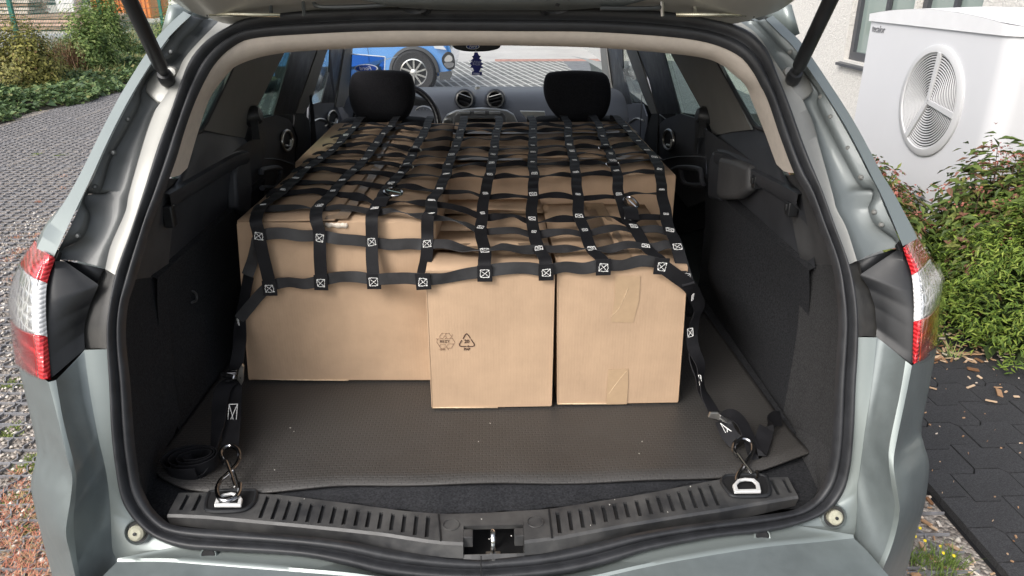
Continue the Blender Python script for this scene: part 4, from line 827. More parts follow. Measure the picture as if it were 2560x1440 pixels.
def carton(x0, x1, y0, y1, z0, z1, seam, label, rz=0, bulge=.004, tapew=.05, lean=0.0, rnd=1):
    rg = random.Random(rnd)
    c = V(((x0 + x1) / 2, y0, z0)); root = thing('cardboard_box', c, label, 'box', 'cardboard boxes loaded in the car', rz)
    W, D_, H = x1 - x0, y1 - y0, z1 - z0
    def P(x, y, z): return c + V((x * W / 2 + lean * z * H, y * D_, z * H))
    b = MB(); n = 10
    g = [i / n for i in range(n + 1)]
    bu = lambda a, d: (bulge + rg.uniform(-.0011, .0011)) * math.sin(math.pi * a) * math.sin(math.pi * d) + (rg.uniform(-.0007, .0007) if 0 < a < 1 else 0)
    b.grid([[P(2 * a - 1, 0, d) + V((0, -bulge * math.sin(math.pi * a) * math.sin(math.pi * d), 0)) for a in g] for d in g])
    b.grid([[P(2 * a - 1, 1, d) + V((0, bu(a, d), 0)) for a in g] for d in g])
    for sx_ in (-1, 1): b.grid([[P(sx_, a, d) + V((sx_ * bu(a, d), 0, 0)) for a in g] for d in g])
    b.grid([[P(2 * a - 1, d, 0) for a in (0, 1)] for d in (0, 1)])
    b.grid([[P(2 * a - 1, d, 1) + V((0, 0, -.006)) for a in (0, 1)] for d in (0, 1)])
    body = b.build('body', M['card'], root, smooth=40)
    gap = .003; th = .0035
    for s in (-1, 1):
        lift = rg.uniform(.003, .010)
        f = MB(); nn = 8
        if seam == 'Y': top = [[P(s * (1 - t * (1 - gap / W * 2)), a, 1) + V((0, 0, lift * t * math.sin(math.pi * (a * .8 + .1)))) for a in g] for t in (0, .5, 1)]
        else: top = [[P(2 * a - 1, (0 if s < 0 else 1) + (-s) * t * (.5 - gap / D_), 1) + V((0, 0, lift * t * math.sin(math.pi * a))) for a in g] for t in (0, .5, 1)]
        f.grid(top).build('top_flap', M['card'], root, smooth=40, thick=th, toff=-1)
    zt_ = V((0, 0, .0075))
    if tapew:
        tb = MB()
        if seam == 'Y': tb.grid([[P(sg * tapew / W, a, 1) + zt_ + V((0, 0, .0012 * math.sin(a * 17 + sg))) for a in g] for sg in (-1, 0, 1)])
        else: tb.grid([[P(2 * a - 1, .5 + sg * tapew / D_ / 2, 1) + zt_ + V((0, 0, .0012 * math.sin(a * 23 + sg))) for a in g] for sg in (-1, 0, 1)])
        tb.build('tape', M['tape'], root, smooth=60)
    # slightly proud bottom flap edge
    MB().grid([[P(-.99, 0, 0) + V((0, -.001, .002)), P(.1, 0, 0) + V((0, -.003, .000))], [P(-.99, .02, 0), P(.1, .02, 0)]]).build('bottom_flap', M['cardedge'], root, thick=.002)
    for sx_ in (-1, 1):
        MB().tube([P(sx_, 0, .01), P(sx_ * 1.002, 0, .5), P(sx_, 0, .99)], .0014, 6).build('corner_crease', M['card'], root)
    root['_dim'] = (W, D_, H)
    return root, P
xA0 = PZ(627, 940, FZ + .01).x; xA1 = PZ(1076, 955, FZ + .01).x
yC = PZ(1230, 1018, FZ + .008).y; yA = PZ(850, 950, FZ + .008).y
Z0 = FZ + .008
A_, PA = carton(xA0, xA1 - .002, yA, yA + .55, Z0, 1.036, 'Y', 'big cardboard box with a bare front, standing left of the box with printed marks', rz=R(-2.0), bulge=.005, rnd=1, lean=.070)
A2_, PA2 = carton(-.552, -.118, yA + .575, 2.78, Z0 + .02, 1.034, 'Y', 'cardboard box behind the driver seat, hard against its backrest', bulge=.003, rnd=2)
xC0, xC1 = PZ(1081, 1018, Z0).x, PZ(1382, 1018, Z0).x - .003; xD0, xD1 = PZ(1391, 1014, Z0).x + .003, PZ(1698, 1014, Z0).x
C_, PC = carton(xC0, xC1, yC, yC + .25, Z0, .972, 'X', 'cardboard box printed with two recycling marks on its front', bulge=.0006, tapew=.04, rnd=3)
C2_, PC2 = carton(xC0 + .008, xC1 + .004, yC + .256, yC + .505, Z0, .976, 'X', 'cardboard box directly behind the one with the recycling marks', bulge=.002, tapew=.04, rnd=4)
D_, PD = carton(xD0, xD1, yC + .006, yC + .46, Z0, .974, 'Y', 'cardboard box with clear tape on its front, beside the marked box', bulge=.002, rnd=5, lean=-.024)
B_, PB = carton(-.105, .512, 1.965, 2.345, Z0 + .02, 1.036, 'X', 'wide cardboard box behind the taped one, over the folded seat', bulge=.004, tapew=.05, rnd=6)
B2_, PB2 = carton(-.112, .520, 2.355, 2.78, Z0 + .02, 1.033, 'X', 'wide cardboard box hard against the passenger seat', bulge=.004, tapew=.05, rnd=7)
# tape on the fronts
def fronttape(px, y, root, mt, name='front_tape'):
    MB().grid([[PY(u, v, y) for u, v in r_] for r_ in px]).build(name, mt, root, smooth=0, thick=.0004)
yD = yC + .006 - .0028
fronttape([[(1538, 690), (1601, 690)], [(1537, 750), (1598, 750)], [(1528, 805), (1583, 806)]], yD, D_, M['tapef'])
fronttape([[(1521, 924), (1571, 922)], [(1518, 970), (1570, 968)], [(1516, 1011), (1567, 1010)]], yD, D_, M['tapef'])
for seg, y, rt in (([(1528, 792), (1548, 770), (1560, 745), (1570, 720)], yD, D_), ([(1522, 985), (1540, 960), (1566, 928)], yD, D_)):
    MB().tube(cr([PY(u, v, y - .0006) for u, v in seg], 14), .0006, 5).build('tape_wrinkle', M['cardedge'], rt)
# ragged peeled tape at box A's top front edge
MB().grid([[PY(812 + 56 * i / 10, 556 + 4 * random.random(), yA - .004) for i in range(11)], [PY(812 + 58 * i / 10, 566 + 5 * random.random(), yA - .004) for i in range(11)]]).build('torn_tape', mat('frosted_tape', (.72, .64, .54), .5, var=.2, vs=150), A_, thick=.0006)
# printed marks on box C
ink = mat('brown_print_ink', (.075, .042, .030), .8); ink2 = mat('thin_print_ink', (.20, .12, .075), .8)
def z14(x, y): return PY(1060 + x / 14.22, 800 + y / 14.22, yC - .0016)
for pl in ([(630, 470), (790, 475), (660, 670), (530, 610), (630, 470)], [(790, 475), (890, 470), (950, 560), (985, 565), (1020, 520)], [(985, 565), (930, 650)], [(760, 560), (810, 630), (740, 660), (930, 655), (1000, 640), (1095, 790), (970, 1000), (870, 1000)], [(1060, 850), (860, 850), (790, 920), (860, 1060), (870, 1000)], [(420, 670), (560, 670), (660, 670)], [(420, 670), (480, 690), (445, 780), (590, 1000), (750, 1000), (750, 860), (590, 860), (540, 940)]):
    MB().tube([z14(*q) for q in pl], .00038, 4).build('recycling_line', ink2, C_)
tri = [(1385, 670), (1460, 530), (1510, 485), (1560, 520), (1645, 650)], [(1670, 690), (1780, 850), (1770, 920), (1700, 938), (1560, 938)], [(1510, 938), (1310, 938), (1262, 905), (1262, 850), (1340, 720)]
for k, pl in enumerate(tri): MB().tube(cr([z14(*q) for q in pl], 16), .0011, 5).build('paper_mark_stroke', ink, C_)
MB().prism([z14(1520, 935), z14(1590, 895), z14(1590, 975)], (0, .0006, 0)).build('paper_mark_arrow', ink, C_)
def ftext(t, x, y, size, mt, nm, bold=0): text_mesh(t, size, frame(z14(x, y), V((1, 0, 0)), V((0, 0, 1))), mt, nm, C_, V(C_['_root']), ext=.0002, bold=bold)
ftext('REZY', 735, 765, .0092, ink, 'printed_letters', 0); ftext('0048', 650, 1050, .0058, ink2, 'printed_number')
ftext('20', 1520, 765, .0112, ink, 'printed_number', .0003); ftext('PAP', 1530, 1040, .0082, ink, 'printed_letters', .0003)

# ================================================================ CARGO NET
NR = V((0, 1.9, 1.04))
net = thing('cargo_net', NR, 'black webbing cargo net with white stitching strapped over the boxes', 'cargo net')
webm = mat('black_webbing', (0.010, 0.010, 0.012), 0.6, var=.25, vs=30, bump=.35, bs=1, spec=.3)
_n = webm.node_tree.nodes; _l = webm.node_tree.links
_w = _n.new('ShaderNodeTexWave'); _w.inputs['Scale'].default_value = 240; _tc = _n.new('ShaderNodeTexCoord'); _l.new(_tc.outputs['Object'], _w.inputs['Vector'])
_b = [x for x in _n if x.type == 'BUMP'][0]; _b.inputs['Distance'].default_value = .0006; _l.new(_w.outputs[1], _b.inputs['Height'])
webg = mat('lighter_black_webbing', (0.028, 0.028, 0.030), 0.55, var=.25, vs=30, bump=.3, bs=300, dist=.0006)  # slightly lighter webbing for the front cross straps
thread = mat('white_thread', (.80, .80, .78), .7)
ZN = 1.048
def PN(u, v):                          # the sagging slope over the lower boxes
    d = ray(u, v); k = .125; z0, y0 = .990, yC
    t = (z0 - k * y0 - CAM.z + k * CAM.y) / (d.z - k * d.y); return CAM + d * t
N_ = [[(597, 800), (675, 717), (803, 703), (935, 700), (1058, 700), (1212, 680), (1365, 677), (1508, 664), (1653, 662), (1720, 712)],
      [(617, 690), (650, 592), (800, 591), (930, 607), (1068, 613), (1211, 628), (1348, 625), (1480, 624), (1617, 619), (1692, 622)],
      [(630, 523), (660, 519), (799, 521), (939, 528), (1077, 540), (1202, 575), (1335, 585), (1462, 582), (1584, 573), (1674, 585)],
      [(665, 490), (709, 481), (833, 485), (948, 507), (1080, 507), (1206, 540), (1329, 554), (1448, 545), (1570, 553), (1664, 545)],
      [(700, 458), (738, 453), (854, 458), (976, 466), (1099, 476), (1212, 494), (1332, 495), (1444, 497), (1547, 494), (1654, 486)],
      [(728, 428), (769, 424), (884, 430), (1002, 439), (1115, 442), (1224, 442), (1335, 440), (1439, 436), (1542, 434), (1648, 428)],
      [(757, 404), (803, 400), (912, 404), (1017, 416), (1121, 416), (1230, 412), (1330, 409), (1435, 406), (1532, 408), (1635, 397)],
      [(783, 384), (829, 381), (926, 383), (1029, 394), (1130, 392), (1233, 392), (1333, 386), (1429, 383), (1526, 389), (1618, 379)],
      [(806, 362), (848, 362), (942, 361), (1038, 373), (1139, 372), (1236, 373), (1332, 369), (1424, 366), (1515, 368), (1595, 357)],
      [(826, 342), (865, 342), (957, 339), (1053, 349), (1147, 349), (1239, 346), (1332, 348), (1421, 345), (1506, 345), (1574, 333)],
      [(846, 322), (885, 323), (975, 321), (1065, 325), (1153, 328), (1243, 327), (1332, 327), (1420, 324), (1500, 324), (1562, 319)],
      [(858, 312), (892, 311), (982, 311), (1070, 312), (1158, 313), (1248, 313), (1333, 313), (1420, 313), (1496, 313), (1556, 313)]]
def npos(r, c):
    u, v = N_[r][c]
    if r == 0 and c == 4: return PY(u, v, yC - .014)
    if r == 0 and c == 3: return PY(u, v, yA - .045)
    if r <= 1 and c <= 4:
        return PY(u, v, yA - .024)
    if c == 9 and 1 <= r <= 4: return PN(u, v) + V((0, 0, .004))
    if r == 0: return PY(u, v, yC - .010)
    if c >= 5 and 1 <= r <= 4: return PN(u, v) if r < 4 else PN(u, v) + V((0, 0, .004))
    return PZ(u, v, ZN + .003)
NP = [[npos(r, c) for c in range(10)] for r in range(12)]
rg = random.Random(5)
def tan_(p): return p
for r in range(12):                    # cross straps
    pts, sd_ = [], []
    for c in range(10):
        p = NP[r][c] - V((0, 0, .003)) if r > 1 else NP[r][c] + V((0, .004, 0))
        base_a = R(90) if (r <= 1 and c <= 4) or r == 0 else R(rg.uniform(2, 12) if r > 3 else rg.uniform(9, 20))
        pts.append(p); sd_.append(base_a)
        if c < 9:
            q = NP[r][c + 1] - V((0, 0, .003)) if r > 1 else NP[r][c + 1] + V((0, .004, 0))
            amp = (.006 if r > 3 else .008) if r > 1 else .004
            for t in (.33, .67):
                w_ = V((0, rg.uniform(-1, 1) * .008, rg.uniform(0, 1) * amp)) if r > 1 else V((0, 0, rg.uniform(-1, 1) * .006))
                pts.append(p.lerp(q, t) + w_ + V((0, 0, .002)))
                sd_.append(R(90 + rg.uniform(-15, 15)) if ((r <= 1 and c < 4) or r == 0) else R(rg.choice((-1, 1, 1)) * (rg.uniform(3, 20) if r > 3 else rg.uniform(6, 30)) + 5))
    path = cr(pts, 140)
    ang = cr([V((a, 0, i)) for i, a in enumerate(sd_)], 140)
    sides = [V((0, math.cos(a.x), math.sin(a.x))) for a in ang]
    MB().ribbon(path, sides, .0255 if r <= 1 else .0225, .0016).build('cross_strap', webg if r <= 2 else webm, net, smooth=50)
cols3 = []
for c in range(1, 10):                 # lengthwise straps
    pts = []
    for r in range(12):
        p = NP[r][c] + (V((0, 0, .0035)) if r > 1 else V((0, -.003, 0)))
        if r == 2 and c <= 4:
            e = V((p.x * .5 + NP[1][c].x * .5, yA - .021, 1.051)); pts.append(e)
        if r == 1 and c >= 5 and c < 9: pts.append(V((NP[0][c].x * .8 + NP[1][c].x * .2, yC + .004, .992)))
        pts.append(p)
    last = pts[-1]; pts += [V((last.x * 1.0, 2.80, ZN + .006)), V((last.x, 2.815, ZN - .03)), V((last.x, 2.82, ZN - .2))]
    path = cr(pts, 190)
    path = [p + V((.0012 * math.sin(i * .35 + c), 0, .0022 * abs(math.sin(i * .55 + c * 2)) * (1 if p.z > 1.04 else .3))) for i, p in enumerate(path)]
    sides = [V((1, .10 * math.sin(i * .11 + c), .10 * math.sin(i * .17 + c * 3))) for i in range(190)]
    MB().ribbon(path, sides, .027, .0018).build('lengthwise_strap', webm, net, smooth=50); cols3.append(path)
# stitch patches: boxed crosses of white thread
def stitch_mesh(seed, w_, h_):
    r_ = random.Random(seed); b = MB(); j = lambda: r_.uniform(-.0011, .0011)
    cs = [V((sx * w_ / 2 + j(), sy * h_ / 2 + j(), 0)) for sx, sy in ((-1, -1), (1, -1), (1, 1), (-1, 1))]
    segs = [(cs[i], cs[(i + 1) % 4]) for i in range(4)] + [(cs[0], cs[2]), (cs[1], cs[3])]
    for a, e in segs:
        m_ = 5
        for k in range(m_):
            p, q = a.lerp(e, k / m_ + .02), a.lerp(e, (k + .86) / m_); jv = V((j() * .5, j() * .5, .0004))
            b.tube([p + jv, p.lerp(q, .5) + jv + V((0, 0, .0007)), q + jv], .00072, 4)
    return b.mesh('stitching', thread, (0, 0, 0), 60)
SM = [stitch_mesh(k, .0165, .0145 + .001 * (k % 4)) for k in range(6)]
def near_on(path, p): return min(range(2, len(path) - 2), key=lambda k: (path[k] - p).length)
def stitch(p, xd, yd, k, sc=1.0, name='stitching'):
    Mx = frame(p, xd, yd)
    o = bpy.data.objects.new(name, SM[k % 6]); col.objects.link(o); o.parent = net
    Mx.translation = p - NR; o.matrix_basis = Mx @ Matrix.Scale(sc, 4); return o
for r in range(12):
    for c in range(1, 10):
        if r == 11 or (r == 0 and c < 9): continue
        path = cols3[c - 1]; k = near_on(path, NP[r][c]); t = (path[k + 1] - path[k - 1]).normalized()
        xd = V((1, rg.uniform(-.3, .3) if r > 1 else rg.uniform(-.1, .1), rg.uniform(-.15, .15))); nrm = xd.cross(t).normalized()
        if nrm.dot(CAM - path[k]) < 0: nrm = -nrm
        yd = nrm.cross(xd)
        stitch(path[k] + nrm * .0018, xd, yd, rg.randrange(6), 1.0 if r < 2 else rg.uniform(.62, .98))
# sewn tab over the front band
for c in range(1, 9):
    p = NP[0][c]; pz = p + V((0, -.0055, -.002))
    MB().box(pz + V((0, .0018, 0)), (.031, .0024, .036), Matrix.Rotation(rg.uniform(-.06, .06), 3, 'Y')).build('strap_tab', webm, net, smooth=0, bevel=.0006)
    stitch(pz + V((0, -.0002, 0)), V((1, 0, rg.uniform(-.08, .08))), V((0, 0, 1)), c, 1.05)
for p in ((597, 803), (1730, 742)):
    q = PY(p[0], p[1], yA - .018) if p[0] < 1000 else PY(p[0], p[1], yC - .002)
    stitch(q + V((0, -.003, 0)), V((.4, -.6, .1)) if p[0] < 1000 else V((.4, .6, 0)), V((0, 0, 1)), 2, .8)
# D rings and snap hooks on the third and eighth straps
def dring(u, v, z, col_i, w_=.036):
    p = PZ(u, v, z); path = [p + V((w_ / 2 * math.cos(a), -.014 * (1 if math.sin(a) < 0 else .25) * abs(math.sin(a)) * (1 if math.sin(a) < 0 else -1), .004 + (-.010 * abs(math.sin(a)) if math.sin(a) < 0 else 0))) for a in [2 * math.pi * k / 28 for k in range(28)]]
    MB().tube(path, .0021, 8, closed=True).build('d_ring', M['chrome'], net)
    MB().ribbon([p + V((0, .03, .002)), p + V((0, .012, .004)), p + V((0, .0, .006)), p + V((0, -.006, .003)), p + V((0, .004, -.002))], [V((1, 0, 0))] * 5, .027).build('ring_loop', webm, net)
for (u, v) in ((1038, 377), (1016, 420), (1512, 371), (1532, 412)): dring(u, v, ZN + .008, 0)
for (u, v), fn in (((985, 480), lambda a, b: PZ(a, b, ZN + .014)), ((1576, 521), lambda a, b: PN(a, b) + V((0, 0, .014)))):
    d1 = 1 if u < 1200 else -1
    pth = cr([fn(u + a, v + b) for a, b in ((-22, -6), (-4, -11), (16, -4), (20, 4), (8, 9), (-12, 8), (-24, 2))] if d1 > 0 else [fn(u + a, v + b) for a, b in ((-12, -14), (4, -12), (17, 2), (16, 11), (2, 14), (-12, 4), (-17, -6))], 30, closed=True)
    MB().tube(pth, .0030, 8, closed=True).build('snap_hook', M['blacksteel'], net)
    MB().tube([pth[0], pth[14]], .0016, 6).build('hook_gate', M['chrome'], net)
    b0 = fn(u - 22, v + 14) if d1 > 0 else fn(u - 4, v + 12); b1 = fn(u - 38, v + 34) if d1 > 0 else fn(u + 4, v + 42)
    MB().ribbon(cr([b0, b0.lerp(b1, .5) + V((0, -.002, .006)), b1], 8), [V((1, .1, 0))] * 8, .032, .004).build('hook_loop', webm, net)

# corner straps, buckles, hooks and tails
def band(pts, sides, w_, nm='tie_down_strap', mt=webm, n=40, th=.0018):
    P_ = cr([PY(u, v, y) for u, v, y in pts], n); S_ = cr([V(x) for x in sides], n)
    return MB().ribbon(P_, S_, w_, th).build(nm, mt, net, smooth=50)
yL = lambda v: 1.25 - (v - 1115) * .0011
# left
band([(622, 688, yA - .012), (613, 735, yA - .012), (601, 800, yA - .014), (599, 860, 1.505), (592, 905, 1.475), (590, 928, 1.452)], [(.9, -.5, .1), (.8, -.5, 0), (.75, -.55, 0), (.8, -.4, 0), (1, -.2, 0), (1, -.1, 0)], .030)
band([(585, 955, 1.43), (584, 990, 1.395), (582, 1040, 1.345), (577, 1090, 1.29), (574, 1122, 1.252)], [(1, 0, 0)] * 5, .034)
band([(588, 948, 1.435), (560, 968, 1.405), (550, 1010, 1.365), (546, 1060, 1.318), (536, 1120, 1.262), (528, 1160, 1.23), (512, 1196, 1.205), (492, 1206, 1.20)], [(1, 0, 0), (1, .2, 0), (1, .2, 0), (1, .1, 0), (1, 0, .2), (.9, 0, .3), (.4, 0, .8), (.1, -.2, 1)], .034, 'strap_tail')
cen = PZ(500, 1180, FZ + .012) + V((-.01, .01, 0))
sp, sv = [], []
for k in range(90):
    a_ = R(-75 - k * 14); rr_ = .048 - .00034 * k + .005 * math.sin(k * .21)
    sp.append(cen + V((rr_ * 1.15 * math.cos(a_), rr_ * .75 * math.sin(a_), .017 + .004 * math.sin(a_ * .9)))); sv.append(V((.12 * math.cos(a_), -.25, 1)))
MB().ribbon(sp, sv, .032).build('coiled_strap_end', webm, net, smooth=50)
def stitch_px(px, y, sc):
    cs = [PY(u, v, y) for u, v in px]; b = MB()
    for a, e in ((0, 1), (1, 2), (2, 3), (3, 0), (0, 2), (1, 3)):
        m_ = 9
        for k in range(m_):
            p, q = cs[a].lerp(cs[e], k / m_), cs[a].lerp(cs[e], (k + .85) / m_)
            b.tube([p, p.lerp(q, .5) + V((0, -.0008, .0003)), q], sc, 4)
    b.build('stitching', thread, net)
stitch_px([(573, 1011), (594, 1010), (589, 1070), (568, 1069)], 1.335, .0008)
bk = PY(588, 938, 1.435)
Mb = frame(V(), V((1, -.25, -.12)), V((.0, .55, .83))).to_3x3()
MB().box(bk + V((-.006, -.004, 0)), (.036, .012, .046), Mb).build('cam_buckle', M['blacksteel'], net, bevel=.003, smooth=0)
MB().prism([PY(u, v, 1.417) for u, v in [(597, 924), (605, 911), (609, 917), (607, 955), (603, 964), (593, 950)]], (0, .006, 0)).build('buckle_side_plate', M['steel'], net, smooth=0, bevel=.0008)
MB().prism([PY(u, v, 1.416) for u, v in [(566, 928), (592, 925), (590, 950), (563, 957)]], (0, .004, 0)).build('buckle_lever', M['blacksteel'], net, smooth=0, bevel=.001)
def hook(pts, gate_, yf):
    P_ = cr([PY(u, v, yf(v)) + V((0, dy, 0)) for u, v, dy in pts], 70)
    MB().tube(P_, .0042, 10).build('tie_down_hook', M['blacksteel'], net)
    g = [PY(u, v, yf(v) - .006) for u, v in gate_]
    MB().tube(g, .0030, 8).build('hook_gate', M['chrome'], net)
    MB().tube([p + V((.006, .004, -.004)) for p in g], .0018, 6).build('hook_gate', M['chrome'], net)
hook([(563, 1160, 0), (552, 1140, 0), (556, 1122, 0), (575, 1114, 0), (594, 1124, 0), (599, 1142, 0), (590, 1162, -.002), (572, 1180, -.004), (553, 1198, -.004), (544, 1220, -.004), (550, 1242, -.004), (566, 1252, 0), (584, 1250, .004), (595, 1236, .006), (597, 1215, .006)], [(566, 1153), (578, 1185), (588, 1217)], yL)
# right
band([(1654, 664, yC - .014), (1690, 690, yC - .014), (1724, 716, yC - .006), (1738, 742, 1.46), (1748, 768, 1.475), (1738, 800, 1.475), (1728, 838, 1.468)], [(0, 0, 1), (.3, 0, 1), (.7, 0, .7), (1, .2, .1), (.8, .7, 0), (.9, .5, 0), (1, .3, 0)], .030)
band([(1728, 838, 1.466), (1734, 872, 1.45), (1750, 910, 1.425), (1752, 945, 1.40), (1762, 985, 1.37), (1785, 1030, 1.335)], [(1, .3, 0), (.9, .4, 0), (.8, .3, 0), (.35, .9, 0), (.3, .9, .1), (.7, .6, 0)], .030)
band([(1722, 870, 1.47), (1730, 905, 1.445), (1748, 950, 1.41), (1758, 985, 1.375), (1788, 1032, 1.338)], [(.2, 1, 0), (.3, 1, 0), (.4, .9, 0), (.4, .9, 0), (.7, .6, 0)], .026)
stitch_px([(1718, 823), (1732, 820), (1733, 840), (1720, 843)], 1.458, .0007)
stitch_px([(1746, 938), (1752, 938), (1755, 962), (1749, 963)], 1.392, .0006)
band([(1808, 1052, 1.31), (1818, 1078, 1.285), (1832, 1098, 1.268), (1846, 1108, 1.26)], [(1, .1, .35)] * 4, .033)
stitch_px([(1801, 1058), (1818, 1072), (1834, 1082), (1818, 1089)], 1.283, .0008)
b2 = PY(1802, 1046, 1.316); Mb2 = frame(V(), V((1, 0, -.42)), V((.3, .4, .8))).to_3x3()
MB().box(b2, (.034, .014, .020), Mb2).build('cam_buckle', M['blacksteel'], net, bevel=.003, smooth=0)
MB().prism([PY(u, v, 1.300) for u, v in [(1771, 1044), (1776, 1032), (1796, 1032), (1802, 1040), (1798, 1050)]], (0, .006, 0)).build('buckle_side_plate', M['steel'], net, smooth=0, bevel=.0008)
MB().prism([PY(u, v, 1.298) for u, v in [(1802, 1038), (1831, 1054), (1829, 1066), (1798, 1051)]], (0, .006, 0)).build('buckle_lever', M['chrome'], net, smooth=0, bevel=.0012)
band([(1806, 1046, 1.318), (1828, 1036, 1.32), (1852, 1054, 1.30), (1868, 1084, 1.272), (1882, 1118, 1.245), (1893, 1140, 1.222), (1900, 1128, 1.235), (1908, 1098, 1.27), (1918, 1066, 1.30), (1934, 1048, 1.325), (1952, 1046, 1.34)], [(.3, 1, .2), (.3, 1, .3), (.6, .8, 0), (.8, .5, 0), (.8, .4, .2), (.9, .2, .3), (.9, .2, .2), (.8, .5, .2), (.6, .7, .2), (.3, .7, .5), (.2, .7, .7)], .032, 'strap_tail', n=70)
hook([(1846, 1142, 0), (1834, 1126, 0), (1838, 1106, 0), (1858, 1096, 0), (1878, 1106, 0), (1881, 1128, 0), (1868, 1150, -.002), (1852, 1170, -.004), (1841, 1190, -.004), (1844, 1206, 0), (1860, 1219, .004), (1878, 1220, .004), (1891, 1208, .004), (1895, 1190, .002), (1893, 1178, 0)], [(1843, 1134), (1860, 1158), (1880, 1184)], lambda v: 1.25 - (v - 1095) * .00095)

# ================================================================ AIR FRESHENER hanging from the mirror
fr_px = [(1186, 131), (1192, 131), (1195, 139), (1200, 140), (1196, 146), (1203, 151), (1199, 155), (1206, 160), (1201, 164), (1206, 169), (1199, 172), (1196, 179), (1203, 180), (1203, 188), (1180, 187), (1180, 179), (1185, 178), (1182, 170), (1175, 169), (1179, 163), (1174, 159), (1180, 154), (1177, 151), (1183, 146), (1180, 141), (1184, 139)]
fy_ = 3.36; fr3 = [PY(u, v, fy_) for u, v in fr_px]; fc = PY(1190, 188, fy_)
fres = MB().prism(fr3, (0.004, .003, 0)).build('air_freshener', mat('freshener_blue', (.018, .028, .22), .5), None, root=fc, smooth=0)
tag(fres, 'dark blue tree-shaped paper air freshener hanging under the rear view mirror', 'air freshener')
pale = mat('pale_lettering', (.5, .53, .75), .6)
for t, v in (('WUNDER', 155), ('BAUM', 161)):
    text_mesh(t, .0125, frame(PY(1189 if v < 158 else 1191, v, fy_ - .001), V((1, 0, -.12)), V((.12, 0, 1))), pale, 'lettering', fres, fc)
MB().prism([PY(u, v, fy_ - .0012) for u, v in [(1183, 181.5), (1199, 182.5), (1199, 186.5), (1183, 185.5)]], (0, .001, 0)).build('lower_band', pale, fres, smooth=0, root=fc)
MB().tube([PY(1189, 131, fy_ + .001), PY(1189.5, 126, fy_ + .03)], .001, 5).build('string', white, fres, root=fc)

# lint and grit on mat, carpet and sill
lint = leafmat_lint = mat('white_lint', (.55, .54, .50), .9)
lb = MB(); lr = random.Random(77)
for _ in range(7):
    x = lr.uniform(-.5, .5); y = lr.uniform(1.17, 1.40); lb.box((x, y, FZ + .0135), (lr.uniform(.001, .003), lr.uniform(.001, .003), .001), Matrix.Rotation(lr.uniform(0, 3), 3, 'Z'))
for _ in range(10):
    x = lr.uniform(-.45, .45); lb.box((x, lr.uniform(frd(x), fin(x)), ZT + .0012), (lr.uniform(.0008, .0025), lr.uniform(.0008, .002), .001), Matrix.Rotation(lr.uniform(0, 3), 3, 'Z'))
for _ in range(0):
    z = lr.uniform(.70, .95); y = lr.uniform(1.42, 1.75); lb.box((wallx(z) - .012 - .045 * math.exp(-((y - 1.83) / .2) ** 2) * max(0, min(1, (1.03 - z) / .25)), y, z), (.001, lr.uniform(.001, .003), lr.uniform(.001, .003)))
lo2 = lb.build('lint', lint, smooth=0); lo2['kind'] = 'stuff'; lo2['label'] = 'pale specks of lint and grit on the mat, carpet and sill'
# ================================================================ OUTSIDE: helpers for plants
def raw_mesh(name, verts, faces, mt, smooth=False):
    me = bpy.data.meshes.new(name); nv = len(verts); nf = len(faces); k = faces.shape[1]
    me.vertices.add(nv); me.vertices.foreach_set('co', np.asarray(verts, dtype=np.float32).ravel())
    me.loops.add(nf * k); me.loops.foreach_set('vertex_index', faces.astype(np.int32).ravel())
    me.polygons.add(nf); me.polygons.foreach_set('loop_start', np.arange(0, nf * k, k, dtype=np.int32))
    me.update(calc_edges=True); me.validate(); me.materials.append(mt)
    return me
def put(name, me, parent=None, root=(0, 0, 0)):
    o = bpy.data.objects.new(name, me); col.objects.link(o)
    if parent is not None: o.parent = parent; o['_root'] = tuple(root)
    else: o.location = root
    return o
def leaves(P, size, asp=.45, up=.4, seed=0, out=None, fold=.25, droop=.15):
    rs = np.random.RandomState(seed); n = len(P)
    nr = rs.normal(size=(n, 3)); nr /= np.linalg.norm(nr, axis=1)[:, None]
    nr[:, 2] = np.abs(nr[:, 2]) + up
    if out is not None: nr += out * .7
    nr /= np.linalg.norm(nr, axis=1)[:, None]
    d = np.cross(nr, rs.normal(size=(n, 3))); d /= np.linalg.norm(d, axis=1)[:, None]; b = np.cross(nr, d)
    L = (size * rs.uniform(.6, 1.3, n))[:, None]
    v = np.stack([P, P + d * L * .45 + b * L * asp * .5 + nr * L * fold * .3, P + d * L - nr * L * droop, P + d * L * .45 - b * L * asp * .5 + nr * L * fold * .3], 1).reshape(-1, 3)
    i = np.arange(n) * 4
    f = np.concatenate([np.stack([i, i + 1, i + 2], 1), np.stack([i, i + 2, i + 3], 1)])
    return v, f
def leafmat(name, stops, rough=.5, trans=.25):
    m = bpy.data.materials.new(name); m.use_nodes = True; n = m.node_tree.nodes; l = m.node_tree.links; b = n['Principled BSDF']
    g = n.new('ShaderNodeNewGeometry'); rp = n.new('ShaderNodeValToRGB')
    e = rp.color_ramp.elements
    while len(e) < len(stops): e.new(.5)
    for k, (p, c) in enumerate(stops): e[k].position = p; e[k].color = (*c, 1)
    l.new(g.outputs['Random Per Island'], rp.inputs[0]); l.new(rp.outputs[0], b.inputs['Base Color'])
    b.inputs['Roughness'].default_value = rough; b.inputs['Specular IOR Level'].default_value = .3
    tr = n.new('ShaderNodeBsdfTranslucent'); l.new(rp.outputs[0], tr.inputs[0])
    mx = n.new('ShaderNodeMixShader'); mx.inputs[0].default_value = trans
    l.new(b.outputs[0], mx.inputs[1]); l.new(tr.outputs[0], mx.inputs[2]); l.new(mx.outputs[0], n['Material Output'].inputs[0])
    return m
def struct(o): o['kind'] = 'structure'; return o
def stuff(o, label=None):
    o['kind'] = 'stuff'
    if label: o['label'] = label
    return o
rs0 = np.random.RandomState(11)

